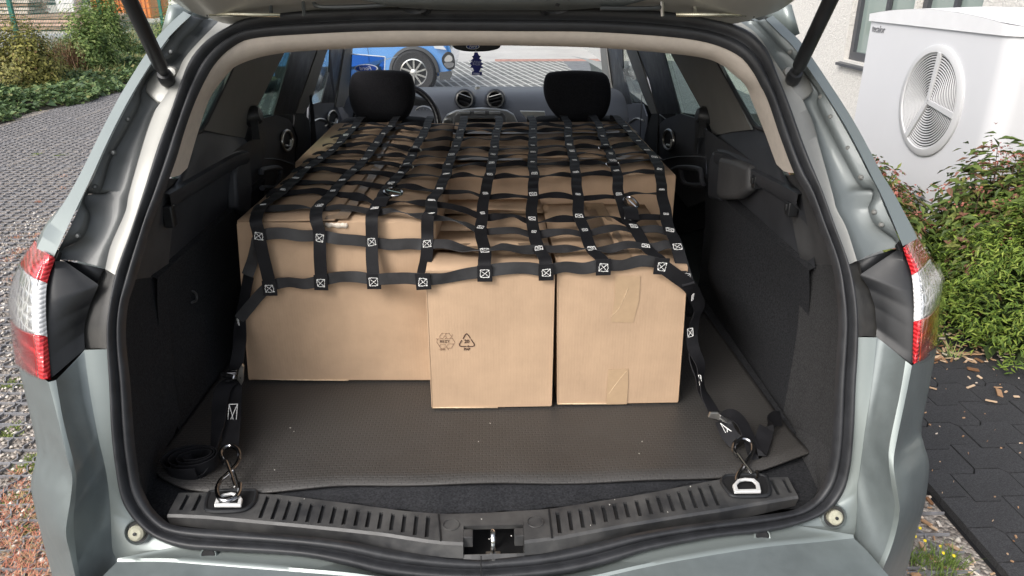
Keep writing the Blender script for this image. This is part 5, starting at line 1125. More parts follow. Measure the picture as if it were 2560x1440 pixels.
# ================================================================ GROUND
def groundmat(name, c1, c2, c3, s1, s2, bump, rough=.9):
    m = bpy.data.materials.new(name); m.use_nodes = True; n = m.node_tree.nodes; l = m.node_tree.links; b = n['Principled BSDF']
    tc = n.new('ShaderNodeTexCoord'); v = n.new('ShaderNodeTexVoronoi'); v.inputs['Scale'].default_value = s1; l.new(tc.outputs['Object'], v.inputs['Vector'])
    sp = n.new('ShaderNodeSeparateColor'); l.new(v.outputs['Color'], sp.inputs[0])
    rp = n.new('ShaderNodeValToRGB'); e = rp.color_ramp.elements; e.new(.5); e[0].position = 0; e[1].position = .5; e[2].position = 1
    for k, c in enumerate((c1, c2, c3)): e[k].color = (*c, 1)
    l.new(sp.outputs[0], rp.inputs[0])
    nz = n.new('ShaderNodeTexNoise'); nz.inputs['Scale'].default_value = s2; nz.inputs['Detail'].default_value = 6; l.new(tc.outputs['Object'], nz.inputs['Vector'])
    mx = n.new('ShaderNodeMix'); mx.data_type = 'RGBA'; mx.blend_type = 'MULTIPLY'; mx.inputs[0].default_value = .55
    l.new(rp.outputs[0], mx.inputs[6]); l.new(nz.outputs[0], mx.inputs[7]); l.new(mx.outputs[2], b.inputs['Base Color'])
    bp = n.new('ShaderNodeBump'); bp.inputs['Strength'].default_value = bump; bp.inputs['Distance'].default_value = .012; bp.invert = True
    l.new(v.outputs['Distance'], bp.inputs['Height']); l.new(bp.outputs[0], b.inputs['Normal']); b.inputs['Roughness'].default_value = rough
    return m
gravel = groundmat('light_gravel', (.17, .145, .125), (.34, .295, .255), (.58, .52, .46), 85, 2.5, .9)
yard = groundmat('pale_yard_ground', (.16, .17, .09), (.25, .25, .16), (.36, .34, .27), 9, .5, .2)
g_ = struct(MB().grid([[V((x, y, -.05)) for x in (-250, 250)] for y in (-60, 360)]).build('ground', yard, smooth=0))
gr = struct(MB().grid([[V((x, y, -.004)) for x in np.linspace(-5.6, 1.42, 40)] for y in np.linspace(-3, 12.5, 80)]).build('gravel_parking', gravel, smooth=0))
# plastic grid pavers filled with gravel
gridm = mat('grey_plastic_grid', (.20, .197, .205), .6, var=.25, vs=20)
CELL = .075; NC = 8
gb = MB()
def rib(a, b, wdt=.0050, h=.009):
    d = (b - a); L = d.length; d.normalize(); s_ = V((-d.y, d.x, 0)) * wdt / 2; z = V((0, 0, h))
    gb.add([a + s_, a - s_, b - s_, b + s_, a + s_ * .8 + z, a - s_ * .8 + z, b - s_ * .8 + z, b + s_ * .8 + z], [(4, 5, 6, 7), (0, 4, 7, 3), (1, 2, 6, 5), (0, 1, 5, 4), (2, 3, 7, 6)])
for j in range(NC):
    rib(V((0, j * CELL, 0)), V((NC * CELL, j * CELL, 0)))
    for i in range(NC):
        x = i * CELL; y = j * CELL; w_ = .011 * (1 if (i + j) % 2 else -1)
        pts = [V((x, y, 0)), V((x + w_, y + CELL * .3, 0)), V((x - w_ * .6, y + CELL * .7, 0)), V((x, y + CELL, 0))]
        for a, b in zip(pts, pts[1:]): rib(a, b)
gme = gb.mesh('grid_paver', gridm, (0, 0, 0), 0)
S = CELL * NC
for ix in range(-9, 3):
    for iy in range(1, 19):
        x, y = ix * S, iy * S
        if x > .7: 
            if not (y < 2.2): continue
            x = 1.385 - S
        elif x > -1.2 + 0.08 and x + S < .8: continue
        if x < 0 and y > 10.8: continue
        o = bpy.data.objects.new('grid_paver', gme); col.objects.link(o); o.parent = gr; o.location = (x + .015 * ((ix * 7 + iy * 3) % 5 - 2), y + .012 * ((ix * 5 + iy) % 3), -.003)
        o.rotation_euler = (0, 0, .006 * ((ix * 3 + iy * 7) % 5 - 2))
# pebbles
def pebbles(n, x0, x1, y0, y1, size, mt, name, seed, z=0.0, power=1.0):
    r_ = np.random.RandomState(seed)
    P = np.stack([r_.uniform(x0, x1, n), y0 + (y1 - y0) * r_.uniform(0, 1, n) ** power, np.full(n, z)], 1)
    base = np.array([[1, 0, 0], [-.9, .1, 0], [0, 1, 0], [0, -1, .1], [0, 0, .75], [.1, 0, -.6]], dtype=float)
    fc = np.array([[0, 2, 4], [2, 1, 4], [1, 3, 4], [3, 0, 4], [2, 0, 5], [1, 2, 5], [3, 1, 5], [0, 3, 5]])
    sc = size * r_.uniform(.5, 1.4, (n, 1, 1)) * (1 + .5 * (r_.uniform(size=(n, 1, 3)) - .5)); an = r_.uniform(0, 6.28, n)
    v = base[None] * sc * (1 + .3 * (r_.uniform(size=(n, 6, 3)) - .5))
    c_, s_ = np.cos(an)[:, None], np.sin(an)[:, None]
    v = np.stack([v[:, :, 0] * c_ - v[:, :, 1] * s_, v[:, :, 0] * s_ + v[:, :, 1] * c_, v[:, :, 2]], 2) + P[:, None]
    f = (fc[None] + (np.arange(n) * 6)[:, None, None]).reshape(-1, 3)
    return put(name, raw_mesh(name, v.reshape(-1, 3), f, mt))
pebm = leafmat('gravel_stones', [(0, (.16, .135, .115)), (.35, (.33, .285, .25)), (.7, (.48, .43, .375)), (1, (.70, .66, .60))], .8, 0)
stuff(pebbles(16000, -3.2, -.85, 1.0, 5.2, .0085, pebm, 'gravel_stones', 3, .0, 1.5), 'loose pale gravel in the grid cells beside the car')
stuff(pebbles(110, .95, 1.39, 1.1, 2.3, .011, pebm, 'gravel_stones', 5, -.001), 'gravel in the grid cells beside the black pavers')
# sedum, moss and weeds in the grid
def tufts(name, C, n, rad, h, wd, mt, seed, lean=.6):
    r_ = np.random.RandomState(seed); vs_, fs = [], []; k = 0
    for cx, cy, sc in C:
        m_ = int(n * sc)
        b = np.stack([cx + r_.normal(0, rad * sc * .5, m_), cy + r_.normal(0, rad * sc * .5, m_), np.full(m_, -.002)], 1)
        a = r_.uniform(0, 6.28, m_); ln = h * r_.uniform(.5, 1.2, m_) * (.6 + .4 * sc)
        d = np.stack([np.cos(a) * lean, np.sin(a) * lean, r_.uniform(.4, 1, m_)], 1); d /= np.linalg.norm(d, axis=1)[:, None]
        sd = np.stack([-np.sin(a), np.cos(a), np.zeros(m_)], 1) * wd
        mid = b + d * ln[:, None] * .55; tip = b + d * ln[:, None] + np.array([0, 0, -.2])[None] * ln[:, None] * lean
        v = np.stack([b + sd, b - sd, mid - sd * .9, mid + sd * .9, tip], 1).reshape(-1, 3); i = np.arange(m_) * 5 + k
        fs.append(np.concatenate([np.stack([i, i + 1, i + 2], 1), np.stack([i, i + 2, i + 3], 1), np.stack([i + 3, i + 2, i + 4], 1)])); vs_.append(v); k += m_ * 5
    return raw_mesh(name, np.concatenate(vs_), np.concatenate(fs), mt)
sedm = leafmat('sedum_leaves', [(0, (.40, .13, .085)), (.4, (.58, .24, .15)), (.75, (.60, .34, .22)), (1, (.34, .33, .15))], .6, .1)
mossm = leafmat('moss', [(0, (.07, .10, .02)), (.5, (.15, .20, .04)), (1, (.26, .30, .09))], .9, .05)
sp_px = [(60, 1260, 1), (110, 1340, 1.1), (40, 1330, .9), (80, 1390, 1.2), (20, 1400, 1), (120, 1420, 1), (60, 1440, 1), (10, 1260, .8), (75, 1215, .7), (30, 1290, .8), (95, 1290, .7), (50, 1180, .5), (15, 1355, .9), (100, 1385, .9), (45, 630, .7), (90, 590, .6), (20, 650, .6), (160, 440, .4), (155, 470, .35), (95, 505, .4), (40, 595, .5), (65, 665, .5), (30, 700, .4)]
cs = [(PZ(u, v, 0).x, PZ(u, v, 0).y, sc) for u, v, sc in sp_px]
stuff(put('sedum', tufts('sedum', cs, 150, .085, .032, .0011, sedm, 2, .9)), 'orange red sedum creeping over the grid beside the car')
mc = [(PZ(u, v, 0).x, PZ(u, v, 0).y, sc) for u, v, sc in [(30, 960, .8), (70, 955, .6), (85, 1150, .8), (70, 1170, .7), (50, 1240, .8), (90, 1275, .6), (20, 1085, .6), (40, 1065, .5), (90, 385, .8), (150, 388, .9), (60, 1330, .6)]]
stuff(put('moss', tufts('moss', mc, 420, .06, .012, .0016, mossm, 4, .8)), 'green moss patches in the grid cells')
# rubber pavers on the right
pavm = groundmat('black_rubber_paver', (.030, .030, .033), (.046, .046, .050), (.075, .075, .080), 420, 5, .4, .85)
joint = struct(MB().grid([[V((x, y, -.002)) for x in (1.40, 6)] for y in (-2, 2.78)]).build('paver_bed', M['dark'], smooth=0))
PW, PH, AMP = .197, .140, .012
def border(x): # shared stepped joint
    t = (x / PW) % 1.0; return AMP * (1 if t < .42 else (-1 if .5 <= t < .92 else (1 - (t - .42) / .04 if t < .5 else -1 + (t - .92) / .04)))
def paver_mesh(ph, W=PW):
    xs = np.linspace(0, W, 25); g2 = .0024
    bot_ = [V((x * (1 - 2 * g2 / W) + g2, border(x + ph + PW - W) + g2, 0)) for x in xs]; top_ = [V((x * (1 - 2 * g2 / W) + g2, PH + border(x + ph + PW - W) - g2, 0)) for x in xs]
    b = MB(); b.prism(bot_ + top_[::-1], (0, 0, .040)); return b.mesh('rubber_paver', pavm, (0, 0, 0), 0)
pms = [paver_mesh(0), paver_mesh(PW / 2), paver_mesh(PW / 2, PW / 2)]
x00 = 1.411
for r_ in range(0, 14):
    y = .88 + (r_) * PH - .012
    for c in range(0, 9):
        ph = r_ % 2
        x = x00 + (c - (.5 if ph else 0)) * PW + (.0 if not ph else 0)
        if x > 2.95: continue
        half = x < x00 - .01
        if half: x = x00
        o = bpy.data.objects.new('rubber_paver', pms[2 if half else ph]); col.objects.link(o); o.parent = joint; o.location = (x, y, -.018 + .0008 * ((r_ * 5 + c * 3) % 4)); o.rotation_euler = (.002 * ((r_ + c) % 3 - 1), .002 * ((r_ * 2 + c) % 3 - 1), 0)
# planting bed with membrane and wood chips
bed = struct(MB().grid([[V((x, y, .012 + .012 * math.sin(x * 5) * math.sin(y * 4))) for x in np.linspace(1.40, 9, 40)] for y in np.linspace(2.785, 9, 40)]).build('planting_bed', mat('black_weed_membrane', (.022, .021, .022), .75, var=.4, vs=6, bump=.5, bs=25, dist=.02), smooth=60))
chipm = leafmat('wood_chips', [(0, (.20, .10, .05)), (.4, (.42, .26, .15)), (.8, (.60, .44, .30)), (1, (.75, .68, .60))], .85, 0)
def chips(n, fn, seed, ln):
    r_ = random.Random(seed); b = MB()
    for _ in range(n):
        x, y, z = fn(r_); a = r_.uniform(0, 6.3); L = ln * r_.uniform(.4, 1.4); w_ = L * r_.uniform(.15, .45)
        Mx = Matrix.Rotation(a, 3, 'Z') @ Matrix.Rotation(r_.uniform(-.3, .3), 3, 'X') @ Matrix.Rotation(r_.uniform(-.25, .25), 3, 'Y')
        b.box((x, y, z), (L, w_, .004), Mx)
    return b
stuff(chips(520, lambda r_: (r_.uniform(1.45, 3.0), 2.72 + abs(r_.gauss(0, .22)) if r_.random() < .8 else r_.uniform(2.4, 3.3), .030 if True else 0), 3, .035).build('wood_chips', chipm, smooth=0), 'pale wood chips scattered on the black planting bed')
stuff(chips(170, lambda r_: (r_.uniform(1.42, 2.6), r_.uniform(1.3, 2.75), .027), 4, .007).build('litter_specks', chipm, smooth=0), 'tiny bright specks of litter on the black pavers')
stuff(chips(150, lambda r_: (r_.uniform(1.0, 1.39), r_.uniform(1.35, 2.1), .003), 8, .024).build('wood_chips', chipm, smooth=0), 'bark chips lying in the grid cells beside the pavers')
tc_ = PZ(2385, 893, .03)
gt = thing('grass_tuft', (tc_.x, tc_.y, .012), 'small pale grass tuft growing through the black planting bed', 'grass')
gme_ = tufts('blades', [(0, 0, 1)], 26, .02, .13, .0016, leafmat('pale_grass', [(0, (.20, .28, .07)), (1, (.40, .46, .18))], .5, .3), 9, .9); put('blades', gme_, gt)
w0 = PZ(2350, 1425, 0); wd_ = thing('flowering_weed', (w0.x, w0.y, 0), 'small green weed with yellow flowers growing out of the grid edge', 'weed')
put('leaves', tufts('leaves', [(0, 0, 1), (-.05, .03, .7), (.04, .02, .7)], 90, .05, .075, .0012, leafmat('weed_green', [(0, (.10, .17, .03)), (1, (.25, .33, .08))], .5, .3), 12, .5), wd_)
yel = mat('yellow_petals', (.80, .62, .03), .6)
for dx, dy, h in ((-.06, .10, .05), (-.045, .07, .06), (-.035, .04, .07), (.0, .12, .045), (.02, -.01, .06), (-.02, -.02, .08), (.03, .06, .03)):
    p = V((w0.x + dx, w0.y + dy, h)); MB().lathe([(0, .002), (.0035, .0015), (.005, -.001), (0, -.003)], p, V((.2, -.5, 1)), 8).build('flower', yel, wd_, root=V((w0.x, w0.y, 0)))

# ================================================================ PLANTS ON THE RIGHT
def shrub_points(n, rx, ry, h, seed, shell=.55, lump=.25, base=.05):
    r_ = np.random.RandomState(seed); d = r_.normal(size=(n, 3)); d[:, 2] = np.abs(d[:, 2]) * 1.0; d /= np.linalg.norm(d, axis=1)[:, None]
    rad = shell + (1 - shell) * r_.uniform(0, 1, n) ** .6
    ph = np.arctan2(d[:, 1], d[:, 0])
    rad *= 1 + lump * np.sin(ph * 5 + seed) * np.sin(d[:, 2] * 7 + seed * 2) * .6 + lump * .4 * r_.normal(size=n) * .5
    P = d * rad[:, None] * np.array([rx, ry, h]); P[:, 2] += base
    return P, d
def spirea(x, y, rx, ry, h, seed, label, nl=7500):
    h -= .01
    t = thing('spirea_shrub', (x, y, .012), label, 'shrub', 'spirea shrubs along the heat pump')
    P, d = shrub_points(nl, rx, ry, h, seed, .45, .35)
    v, f = leaves(P, .062, .36, .5, seed, d)
    put('foliage', raw_mesh('foliage', v, f, SPL), t)
    r_ = random.Random(seed); hp_, stems = [], MB()
    for k in range(26):
        a = r_.uniform(0, 6.28); q = r_.uniform(.1, .95); bx, by = rx * q * math.cos(a), ry * q * math.sin(a)
        top = V((bx, by, h * math.sqrt(max(.1, 1 - q * q)) * r_.uniform(.95, 1.12) + .08)); b0 = V((bx * .2, by * .2, 0))
        path = cr([b0, b0.lerp(top, .6) + V((r_.uniform(-.03, .03), r_.uniform(-.03, .03), 0)), top], 6)
        MB().tube(path, [.004, .0035, .003, .0025, .002, .0015], 5).build('stem', STM, t, root=V((0, 0, 0)))
        hp_ += [(top.x + r_.gauss(0, .022), top.y + r_.gauss(0, .022), top.z + r_.gauss(0, .010)) for _ in range(26)]
        extra = [(p.x + r_.gauss(0, .02), p.y + r_.gauss(0, .02), p.z) for p in path[2:] for _ in range(3)]
        hp_ += []
        vv, ff = leaves(np.array(extra), .055, .3, .3, seed + k); stuff(put('sprig', raw_mesh('sprig', vv, ff, SPL), t))
    vv, ff = leaves(np.array(hp_), .014, .8, .6, seed + 50); fo = put('flower_heads', raw_mesh('flower_heads', vv, ff, SPF), t); fo['kind'] = 'stuff'
    return t
SPL = leafmat('spirea_leaves', [(0, (.050, .080, .022)), (.35, (.095, .145, .035)), (.65, (.15, .20, .05)), (.82, (.24, .26, .07)), (.9, (.20, .10, .06)), (1, (.28, .13, .10))], .5, .3)
SPF = leafmat('spirea_flower_heads', [(0, (.24, .06, .045)), (.5, (.40, .13, .10)), (1, (.32, .19, .14))], .8, .1)
STM = mat('brown_stem', (.09, .055, .04), .8)
spirea(1.88, 3.45, .34, .40, .50, 1, 'spirea shrub with red seed heads closest to the silver wagon')
spirea(2.12, 4.10, .42, .42, .46, 2, 'spirea shrub with red seed heads in front of the fan grille')
spirea(2.02, 4.90, .42, .45, .27, 3, 'spirea shrub with red seed heads at the window end of the heat pump')
spirea(2.42, 3.30, .40, .36, .70, 4, 'taller spirea shrub with dark red heads behind the green conifer')
spirea(2.95, 3.25, .45, .34, .80, 5, 'tallest spirea shrub standing before the short side of the heat pump')
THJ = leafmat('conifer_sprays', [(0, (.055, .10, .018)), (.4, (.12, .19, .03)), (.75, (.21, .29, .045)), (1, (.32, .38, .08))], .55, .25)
def conifer(x, y, rx, ry, h, seed, label, n=900):
    t = thing('dwarf_conifer', (x, y, .012), label, 'conifer', 'dwarf conifers in the planting bed')
    P, d = shrub_points(n, rx, ry, h, seed, .68, .3, .04); r_ = np.random.RandomState(seed)
    Q = []; O = []
    for p, q in zip(P, d):        # each spray is a little fan of scale leaves
        ax = q + r_.normal(0, .35, 3); ax[2] += .45; ax /= np.linalg.norm(ax)
        for k in range(9): Q.append(p + ax * .012 * k + r_.normal(0, .009 + .0012 * k, 3)); O.append(ax)
    v, f = leaves(np.array(Q), .030, .26, .2, seed, np.array(O) * 2.2); put('foliage', raw_mesh('foliage', v, f, THJ), t)
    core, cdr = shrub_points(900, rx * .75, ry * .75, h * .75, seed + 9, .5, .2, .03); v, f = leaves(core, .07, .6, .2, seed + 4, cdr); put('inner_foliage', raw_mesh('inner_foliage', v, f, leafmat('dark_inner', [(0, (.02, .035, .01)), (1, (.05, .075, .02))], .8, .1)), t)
    MB().tube([V((x, y, 0)), V((x, y + .02, h * .6))], [.02, .008], 8).build('trunk', STM, t, root=V((x, y, .012)))
conifer(2.42, 2.92, .42, .36, .56, 21, 'bright green dwarf conifer in front of the spirea beside the pavers', 1700)
conifer(3.2, 2.75, .45, .36, .58, 22, 'second bright green dwarf conifer farther from the car', 900)
# ================================================================ HEAT PUMP
anth0 = mat('joint_grey', (.2, .2, .2), .7)
XH = 2.50; Y0, Y1 = PX(2512, 200, XH).y, PX(2153, 200, XH).y; _c = PX(2326, 251, XH); _t, _b = PX(2322, 107, XH), PX(2318, 396, XH)
ZH = PX(2173, 50, XH).z; ZB = .20
print('HP', Y0, Y1, _c, _t.z, _b.z, ZH)
hp = thing('heat_pump', (3.0, 4.5, 0), 'white outdoor heat pump unit with a round fan grille, behind the shrubs', 'heat pump')
casem = mat('white_powder_coat', (.58, .58, .595), .42, var=.012, vs=3, bump=.03, bs=300)
sidem = mat('off_white_side_panel', (.56, .55, .53), .5, var=.03, vs=4)
gril = mat('pale_grey_grille', (.50, .50, .505), .5)
lidm = mat('grey_white_lid', (.66, .66, .67), .8, var=.03, vs=6)
rad = .10
def ring(z, g=0.0):
    P = [V((XH - g, Y1 + g + (Y0 + rad - Y1 - g) * k / 12, z)) for k in range(13)]
    for k in range(1, 9):
        a = math.pi / 2 * k / 8; P.append(V((XH + rad - (rad + g) * math.cos(a), Y0 + rad - (rad + g) * math.sin(a), z)))
    P += [V((3.42, Y0 - g + (Y1 + 2 * g - Y0) * k / 12, z)) for k in range(13)]
    return P
zc, yc, RR = (_t.z + _b.z) / 2, _c.y, (_t.z - _b.z) / 2 - .045; YM = (Y0 + Y1) / 2; YS = (Y1 - Y0) / 2 + .04
hb = MB().grid([ring(z) for z in (ZB, .5, .9, ZH)], cu=True); hb.build('casing', casem, hp, smooth=40)
lid = MB(); 
def lidring(z, g): return [V((p.x, p.y, p.z + .055 * (1 - ((p.y - YM) / YS) ** 2))) for p in ring(z, g)]
r0_, r1_ = ring(ZH - .004, .012), lidring(ZH + .035, .014)
lid.grid([r0_, r1_], cu=True)
# arched top sheet
ns = 12; tops = []
for k in range(ns + 1):
    y = Y0 + (Y1 - Y0) * k / ns; zz = ZH + .036 + .055 * (1 - ((y - YM) / YS) ** 2); tops.append([V((XH - .012 + (rad * .5 if k == 0 else 0), y, zz)), V((2.9, y, zz + .012)), V((3.43, y, zz))])
lid.grid(tops); lid.build('lid', lidm, hp, smooth=40)
MB().box((3.0, YM, .10), (.8, 1.1, .20)).build('plinth', mat('concrete_plinth', (.42, .41, .39), .85, var=.15, vs=12), hp, smooth=0, bevel=.01)
gx = XH - .006
MB().lathe([(.0, .0), (RR, .0)], (gx + .003, yc, zc), V((1, 0, 0)), 64).build('fan_opening', M['dark'], hp, smooth=0)
gring = MB().lathe([(RR + .045, .006), (RR + .045, -.004), (RR + .035, -.010), (RR + .006, -.012), (RR, -.004)], (gx, yc, zc), V((1, 0, 0)), 72).build('grille_frame', gril, hp, smooth=40)
for k in range(17):
    r_ = .022 + k * (RR - .03) / 16
    MB().lathe([(r_, .001), (r_ + .0012, -.002), (r_ + .0065, -.003), (r_ + .0085, .000), (r_ + .005, .002)], (gx, yc, zc), V((1, 0, 0)), 56).build('louvre_ring', gril, gring, smooth=40)
for a in (R(95), R(188), R(-57)):          # spokes, angle in (Y+, Z)
    d_ = V((0, -math.cos(a) * -1, math.sin(a))); d_ = V((0, math.cos(a), math.sin(a))) ; sd_ = V((0, -math.sin(a), math.cos(a)))
    p0 = V((gx - .014, yc, zc)); p1 = p0 + d_ * (RR + .008)
    MB().prism([p0 + sd_ * .013, p1 + sd_ * .017, p1 - sd_ * .017, p0 - sd_ * .013], (.012, 0, 0)).build('spoke', gril, gring, smooth=0, bevel=.002)
text_mesh('tecalor', .058, frame(PX(2196, 73, XH - .004), V((0, -1, 0)), V((0, 0, 1))), mat('grey_logo', (.16, .16, .17), .5), 'maker_lettering', hp, V((3.0, 4.5, 0)), ext=.001)
MB().tube([V((XH - .001, Y1 - .002, ZB + .16)), V((XH - .001, Y0 + rad, ZB + .16))], .003, 5).build('panel_joint', anth0, hp)
for y_ in (Y0 + .14,): MB().lathe([(0, -.006), (.008, -.004), (.01, .002)], (2.68, Y0 - .012, ZH + .02), V((0, 1, 0)), 12).build('screw', M['steel'], hp)
MB().box((2.62, Y0 - .016, ZH - .01), (.004, .002, .05)).build('rust_streak', mat('rust', (.18, .10, .06), .9), hp, smooth=0)

# ================================================================ BUILDING on the right
XW = 3.72
bl_ = thing('building', (4.5, 10, 0), 'white rough plastered building wall with dark framed windows behind the heat pump', 'building')
plas = mat('white_roughcast', (.60, .58, .545), .92, var=.08, vs=28, bump=.9, bs=70, dist=.015, spec=.2)
_w = [PX(2108, 148, XW), PX(2260, 148, XW), PX(2290, 20, XW), PX(2455, 20, XW)]
wins = [(_w[1].y, _w[0].y, _w[0].z, 2.2), (_w[3].y, _w[2].y, _w[2].z - .6, 2.3), (_w[0].y + 2.2, _w[0].y + 3.3, _w[0].z, 2.2)]
print('WIN', wins)
def wallpiece(y0, y1, z0, z1): MB().box((XW + .15, (y0 + y1) / 2, (z0 + z1) / 2), (.30, y1 - y0, z1 - z0)).build('wall', plas, bl_, smooth=0)
ys_ = sorted(wins); cur = 2.0
for (a, b, c, d_) in ys_:
    wallpiece(cur, a, 0, 3.4); wallpiece(a, b, 0, c); wallpiece(a, b, d_, 3.4); cur = b
wallpiece(cur, 15.2, 0, 3.4)
anth = mat('anthracite_frame', (.055, .058, .065), .4)
for (a, b, c, d_) in wins:
    fx = XW + .09
    fr_ = MB()
    for (y0, y1, z0, z1) in ((a, a + .07, c, d_), (b - .07, b, c, d_), (a + .07, b - .07, c, c + .08), (a + .07, b - .07, d_ - .07, d_)): fr_.box((fx, (y0 + y1) / 2, (z0 + z1) / 2), (.07, y1 - y0, z1 - z0))
    w_ = fr_.build('window', anth, bl_, smooth=0)
    MB().box((fx + .01, (a + b) / 2, (c + d_) / 2), (.012, b - a - .12, d_ - c - .12)).build('pane', mat('window_pane', (.22, .27, .25), .04, 0, 0, spec=.8), w_, smooth=0)
    MB().box((fx - .02, (a + b) / 2 - .02, (c + d_) / 2 + .1), (.03, .05, d_ - c - .3)).build('mullion', anth, w_, smooth=0)
    MB().prism([V((XW - .05, a - .06, c - .035)), V((XW + .1, a - .06, c - .005)), V((XW + .1, a - .06, c - .03)), V((XW - .05, a - .06, c - .06))], (0, b - a + .12, 0)).build('sill', anth, w_, smooth=0)
# far white wall seen through the windscreen
fw = thing('white_garage', (4.2, 20, 0), 'long white rendered wall standing beside the far paving', 'building')
MB().box((4.6, 21, 1.6), (4.4, 11.2, 3.2)).build('wall', plas, fw, smooth=0)
MB().box((2.37, 21, .12), (.06, 11.0, .24)).build('plinth', mat('grey_plinth', (.45, .45, .44), .9), fw, smooth=0)

# ================================================================ PAVING AHEAD
def stripes():
    m = mat('striped_concrete_pavers', (.30, .30, .29), .8); n = m.node_tree.nodes; l = m.node_tree.links; b = n['Principled BSDF']; tc = n.new('ShaderNodeTexCoord'); mp = n.new('ShaderNodeMapping')
    mp.inputs['Rotation'].default_value = (0, 0, R(-12)); l.new(tc.outputs['Object'], mp.inputs[0])
    br = n.new('ShaderNodeTexBrick'); br.inputs['Scale'].default_value = 1; br.inputs['Brick Width'].default_value = .13; br.inputs['Row Height'].default_value = .55; br.inputs['Mortar Size'].default_value = .018
    br.offset = 0; br.inputs['Color1'].default_value = (.13, .135, .13, 1); br.inputs['Color2'].default_value = (.20, .20, .195, 1); br.inputs['Mortar'].default_value = (.52, .52, .50, 1); l.new(mp.outputs[0], br.inputs['Vector'])
    l.new(br.outputs[0], b.inputs['Base Color']); return m
def sheet(nm, x0, x1, y0, y1, z, mt): return struct(MB().grid([[V((x, y, z)) for x in (x0, x1)] for y in (y0, y1)]).build(nm, mt, smooth=0))
sheet('paved_yard', -3.4, 9, 6.6, 15.3, .002, stripes())
sheet('asphalt_patch', 1.55, 9, 8.5, 15.3, .006, mat('grey_asphalt', (.16, .17, .185), .75, var=.2, vs=6))
sheet('pale_forecourt', -3.4, 12, 15.3, 40, .002, mat('pale_concrete_paving', (.46, .45, .44), .85, var=.12, vs=.9))
sheet('red_paver_strip', .2, 2.3, 15.3, 15.75, .006, mat('red_pavers', (.40, .22, .18), .85, var=.3, vs=9))

# ================================================================ BLUE CAR ahead
BY, BR = 10.9, V((-2.6, 11.4, 0))
bc = thing('blue_car', BR, 'bright blue car with silver spoked wheels parked across the yard ahead', 'car')
bpaint = mat('blue_metallic_paint', (.06, .22, .52), .22, .25, 1.0, rough_c=.03)
clad = mat('grey_black_cladding', (.05, .052, .055), .6)
tyre = mat('tyre_rubber', (.028, .028, .03), .8, var=.2, vs=40)
WX = (PY(1035, 178, BY).x, PY(1035, 178, BY).x - 2.42); WR = .300
side_ = [(.50, .30), (.54, .45), (.50, .62), (.42, .80), (.25, .93), (-.30, 1.02), (-.7, 1.08), (-1.1, 1.40), (-1.6, 1.55), (-2.4, 1.53), (-2.95, 1.38), (-3.12, 1.05), (-3.18, .75), (-3.12, .35), (-2.95, .25), (.3, .24)]
sx0 = WX[0]
outl = [V((sx0 + .02 + dx, BY, z)) for dx, z in side_]
def taper(p, k): return V((p.x * 1, p.y, p.z))
bm_ = MB(); rows_ = []
for dy, ins in ((-.0, .0), (-.05, -.0), (0, 0)): pass
def sec(y, lift, inset): return [V((BR.x + (p.x - BR.x) * (1 - inset), y + (.22 * max(0, (p.z - .95)) / .65 if y < 11.4 else -.22 * max(0, (p.z - .95)) / .65), p.z)) for p in outl]
rows_ = [sec(BY + .10, 0, .03), sec(BY + .02, 0, .008), sec(BY + .03, 0, 0), sec(11.4, 0, -.004), sec(12.25, 0, 0), sec(12.3, 0, .03)]
bm_.grid(rows_, cu=True); bm_.cap(rows_[0]); bm_.cap(rows_[-1][::-1])
bbody = bm_.build('body', bpaint, bc, smooth=30)
yf = BY - .0
glz = mat('car_glass', (.02, .025, .03), .05, spec=.8)
MB().prism([V((sx0 + dx, BY + .17, z)) for dx, z in [(-.85, 1.1), (-1.2, 1.36), (-1.6, 1.46), (-2.6, 1.42), (-2.85, 1.12)]], (0, .02, 0)).build('side_window', glz, bc, smooth=0)
for k, wx in enumerate(WX):
    arc = [V((wx + (WR + .052) * math.cos(a), yf - .004, WR + (WR + .052) * math.sin(a))) for a in [math.pi * i / 24 for i in range(25)]]
    arc2 = [V((wx + (WR + .012) * math.cos(a), yf - .004, WR + (WR + .012) * math.sin(a))) for a in [math.pi * i / 24 for i in range(25)]]
    MB().grid([[p + V((0, .05, 0)) for p in arc], arc, [p + V((0, -.012, 0)) for p in arc2], [p + V((0, .10, 0)) for p in arc2]]).build('wheel_arch', clad, bc, smooth=40)
    MB().lathe([(0, 0), (WR + .03, 0)], (wx, yf + .0, WR), V((0, 1, 0)), 40).build('wheel_well', M['dark'], bc, smooth=0)
    tw = thing('x', (0, 0, 0), 'x', 'x') if False else None
    wh = MB().lathe([(.178, -.02), (.19, -.045), (.275, -.05), (WR, -.02), (WR, .16)], (wx, yf, WR), V((0, 1, 0)), 48).build('wheel', tyre, bc, smooth=50)
    MB().lathe([(.184, -.03), (.19, -.048), (.175, -.05), (.165, -.02)], (wx, yf, WR), V((0, 1, 0)), 48).build('rim', M['chrome'], wh)
    MB().lathe([(0, -.015), (.17, -.012)], (wx, yf, WR), V((0, 1, 0)), 30).build('brake_disc', M['blackp'], wh, smooth=0)
    for i in range(10):
        a = 2 * math.pi * i / 10 + .2; d_ = V((math.cos(a), 0, math.sin(a))); e_ = V((-math.sin(a), 0, math.cos(a))); c0_ = V((wx, yf - .048, WR))
        MB().prism([c0_ + d_ * .04 + e_ * .012, c0_ + d_ * .182 + e_ * .024, c0_ + d_ * .182 + e_ * .002, c0_ + d_ * .04 - e_ * .012], (0, .015, 0)).build('wheel_spoke', M['steel'], wh, smooth=0)
    MB().lathe([(0, -.058), (.03, -.056), (.05, -.045)], (wx, yf, WR), V((0, 1, 0)), 24).build('hub_cap', M['steel'], wh)
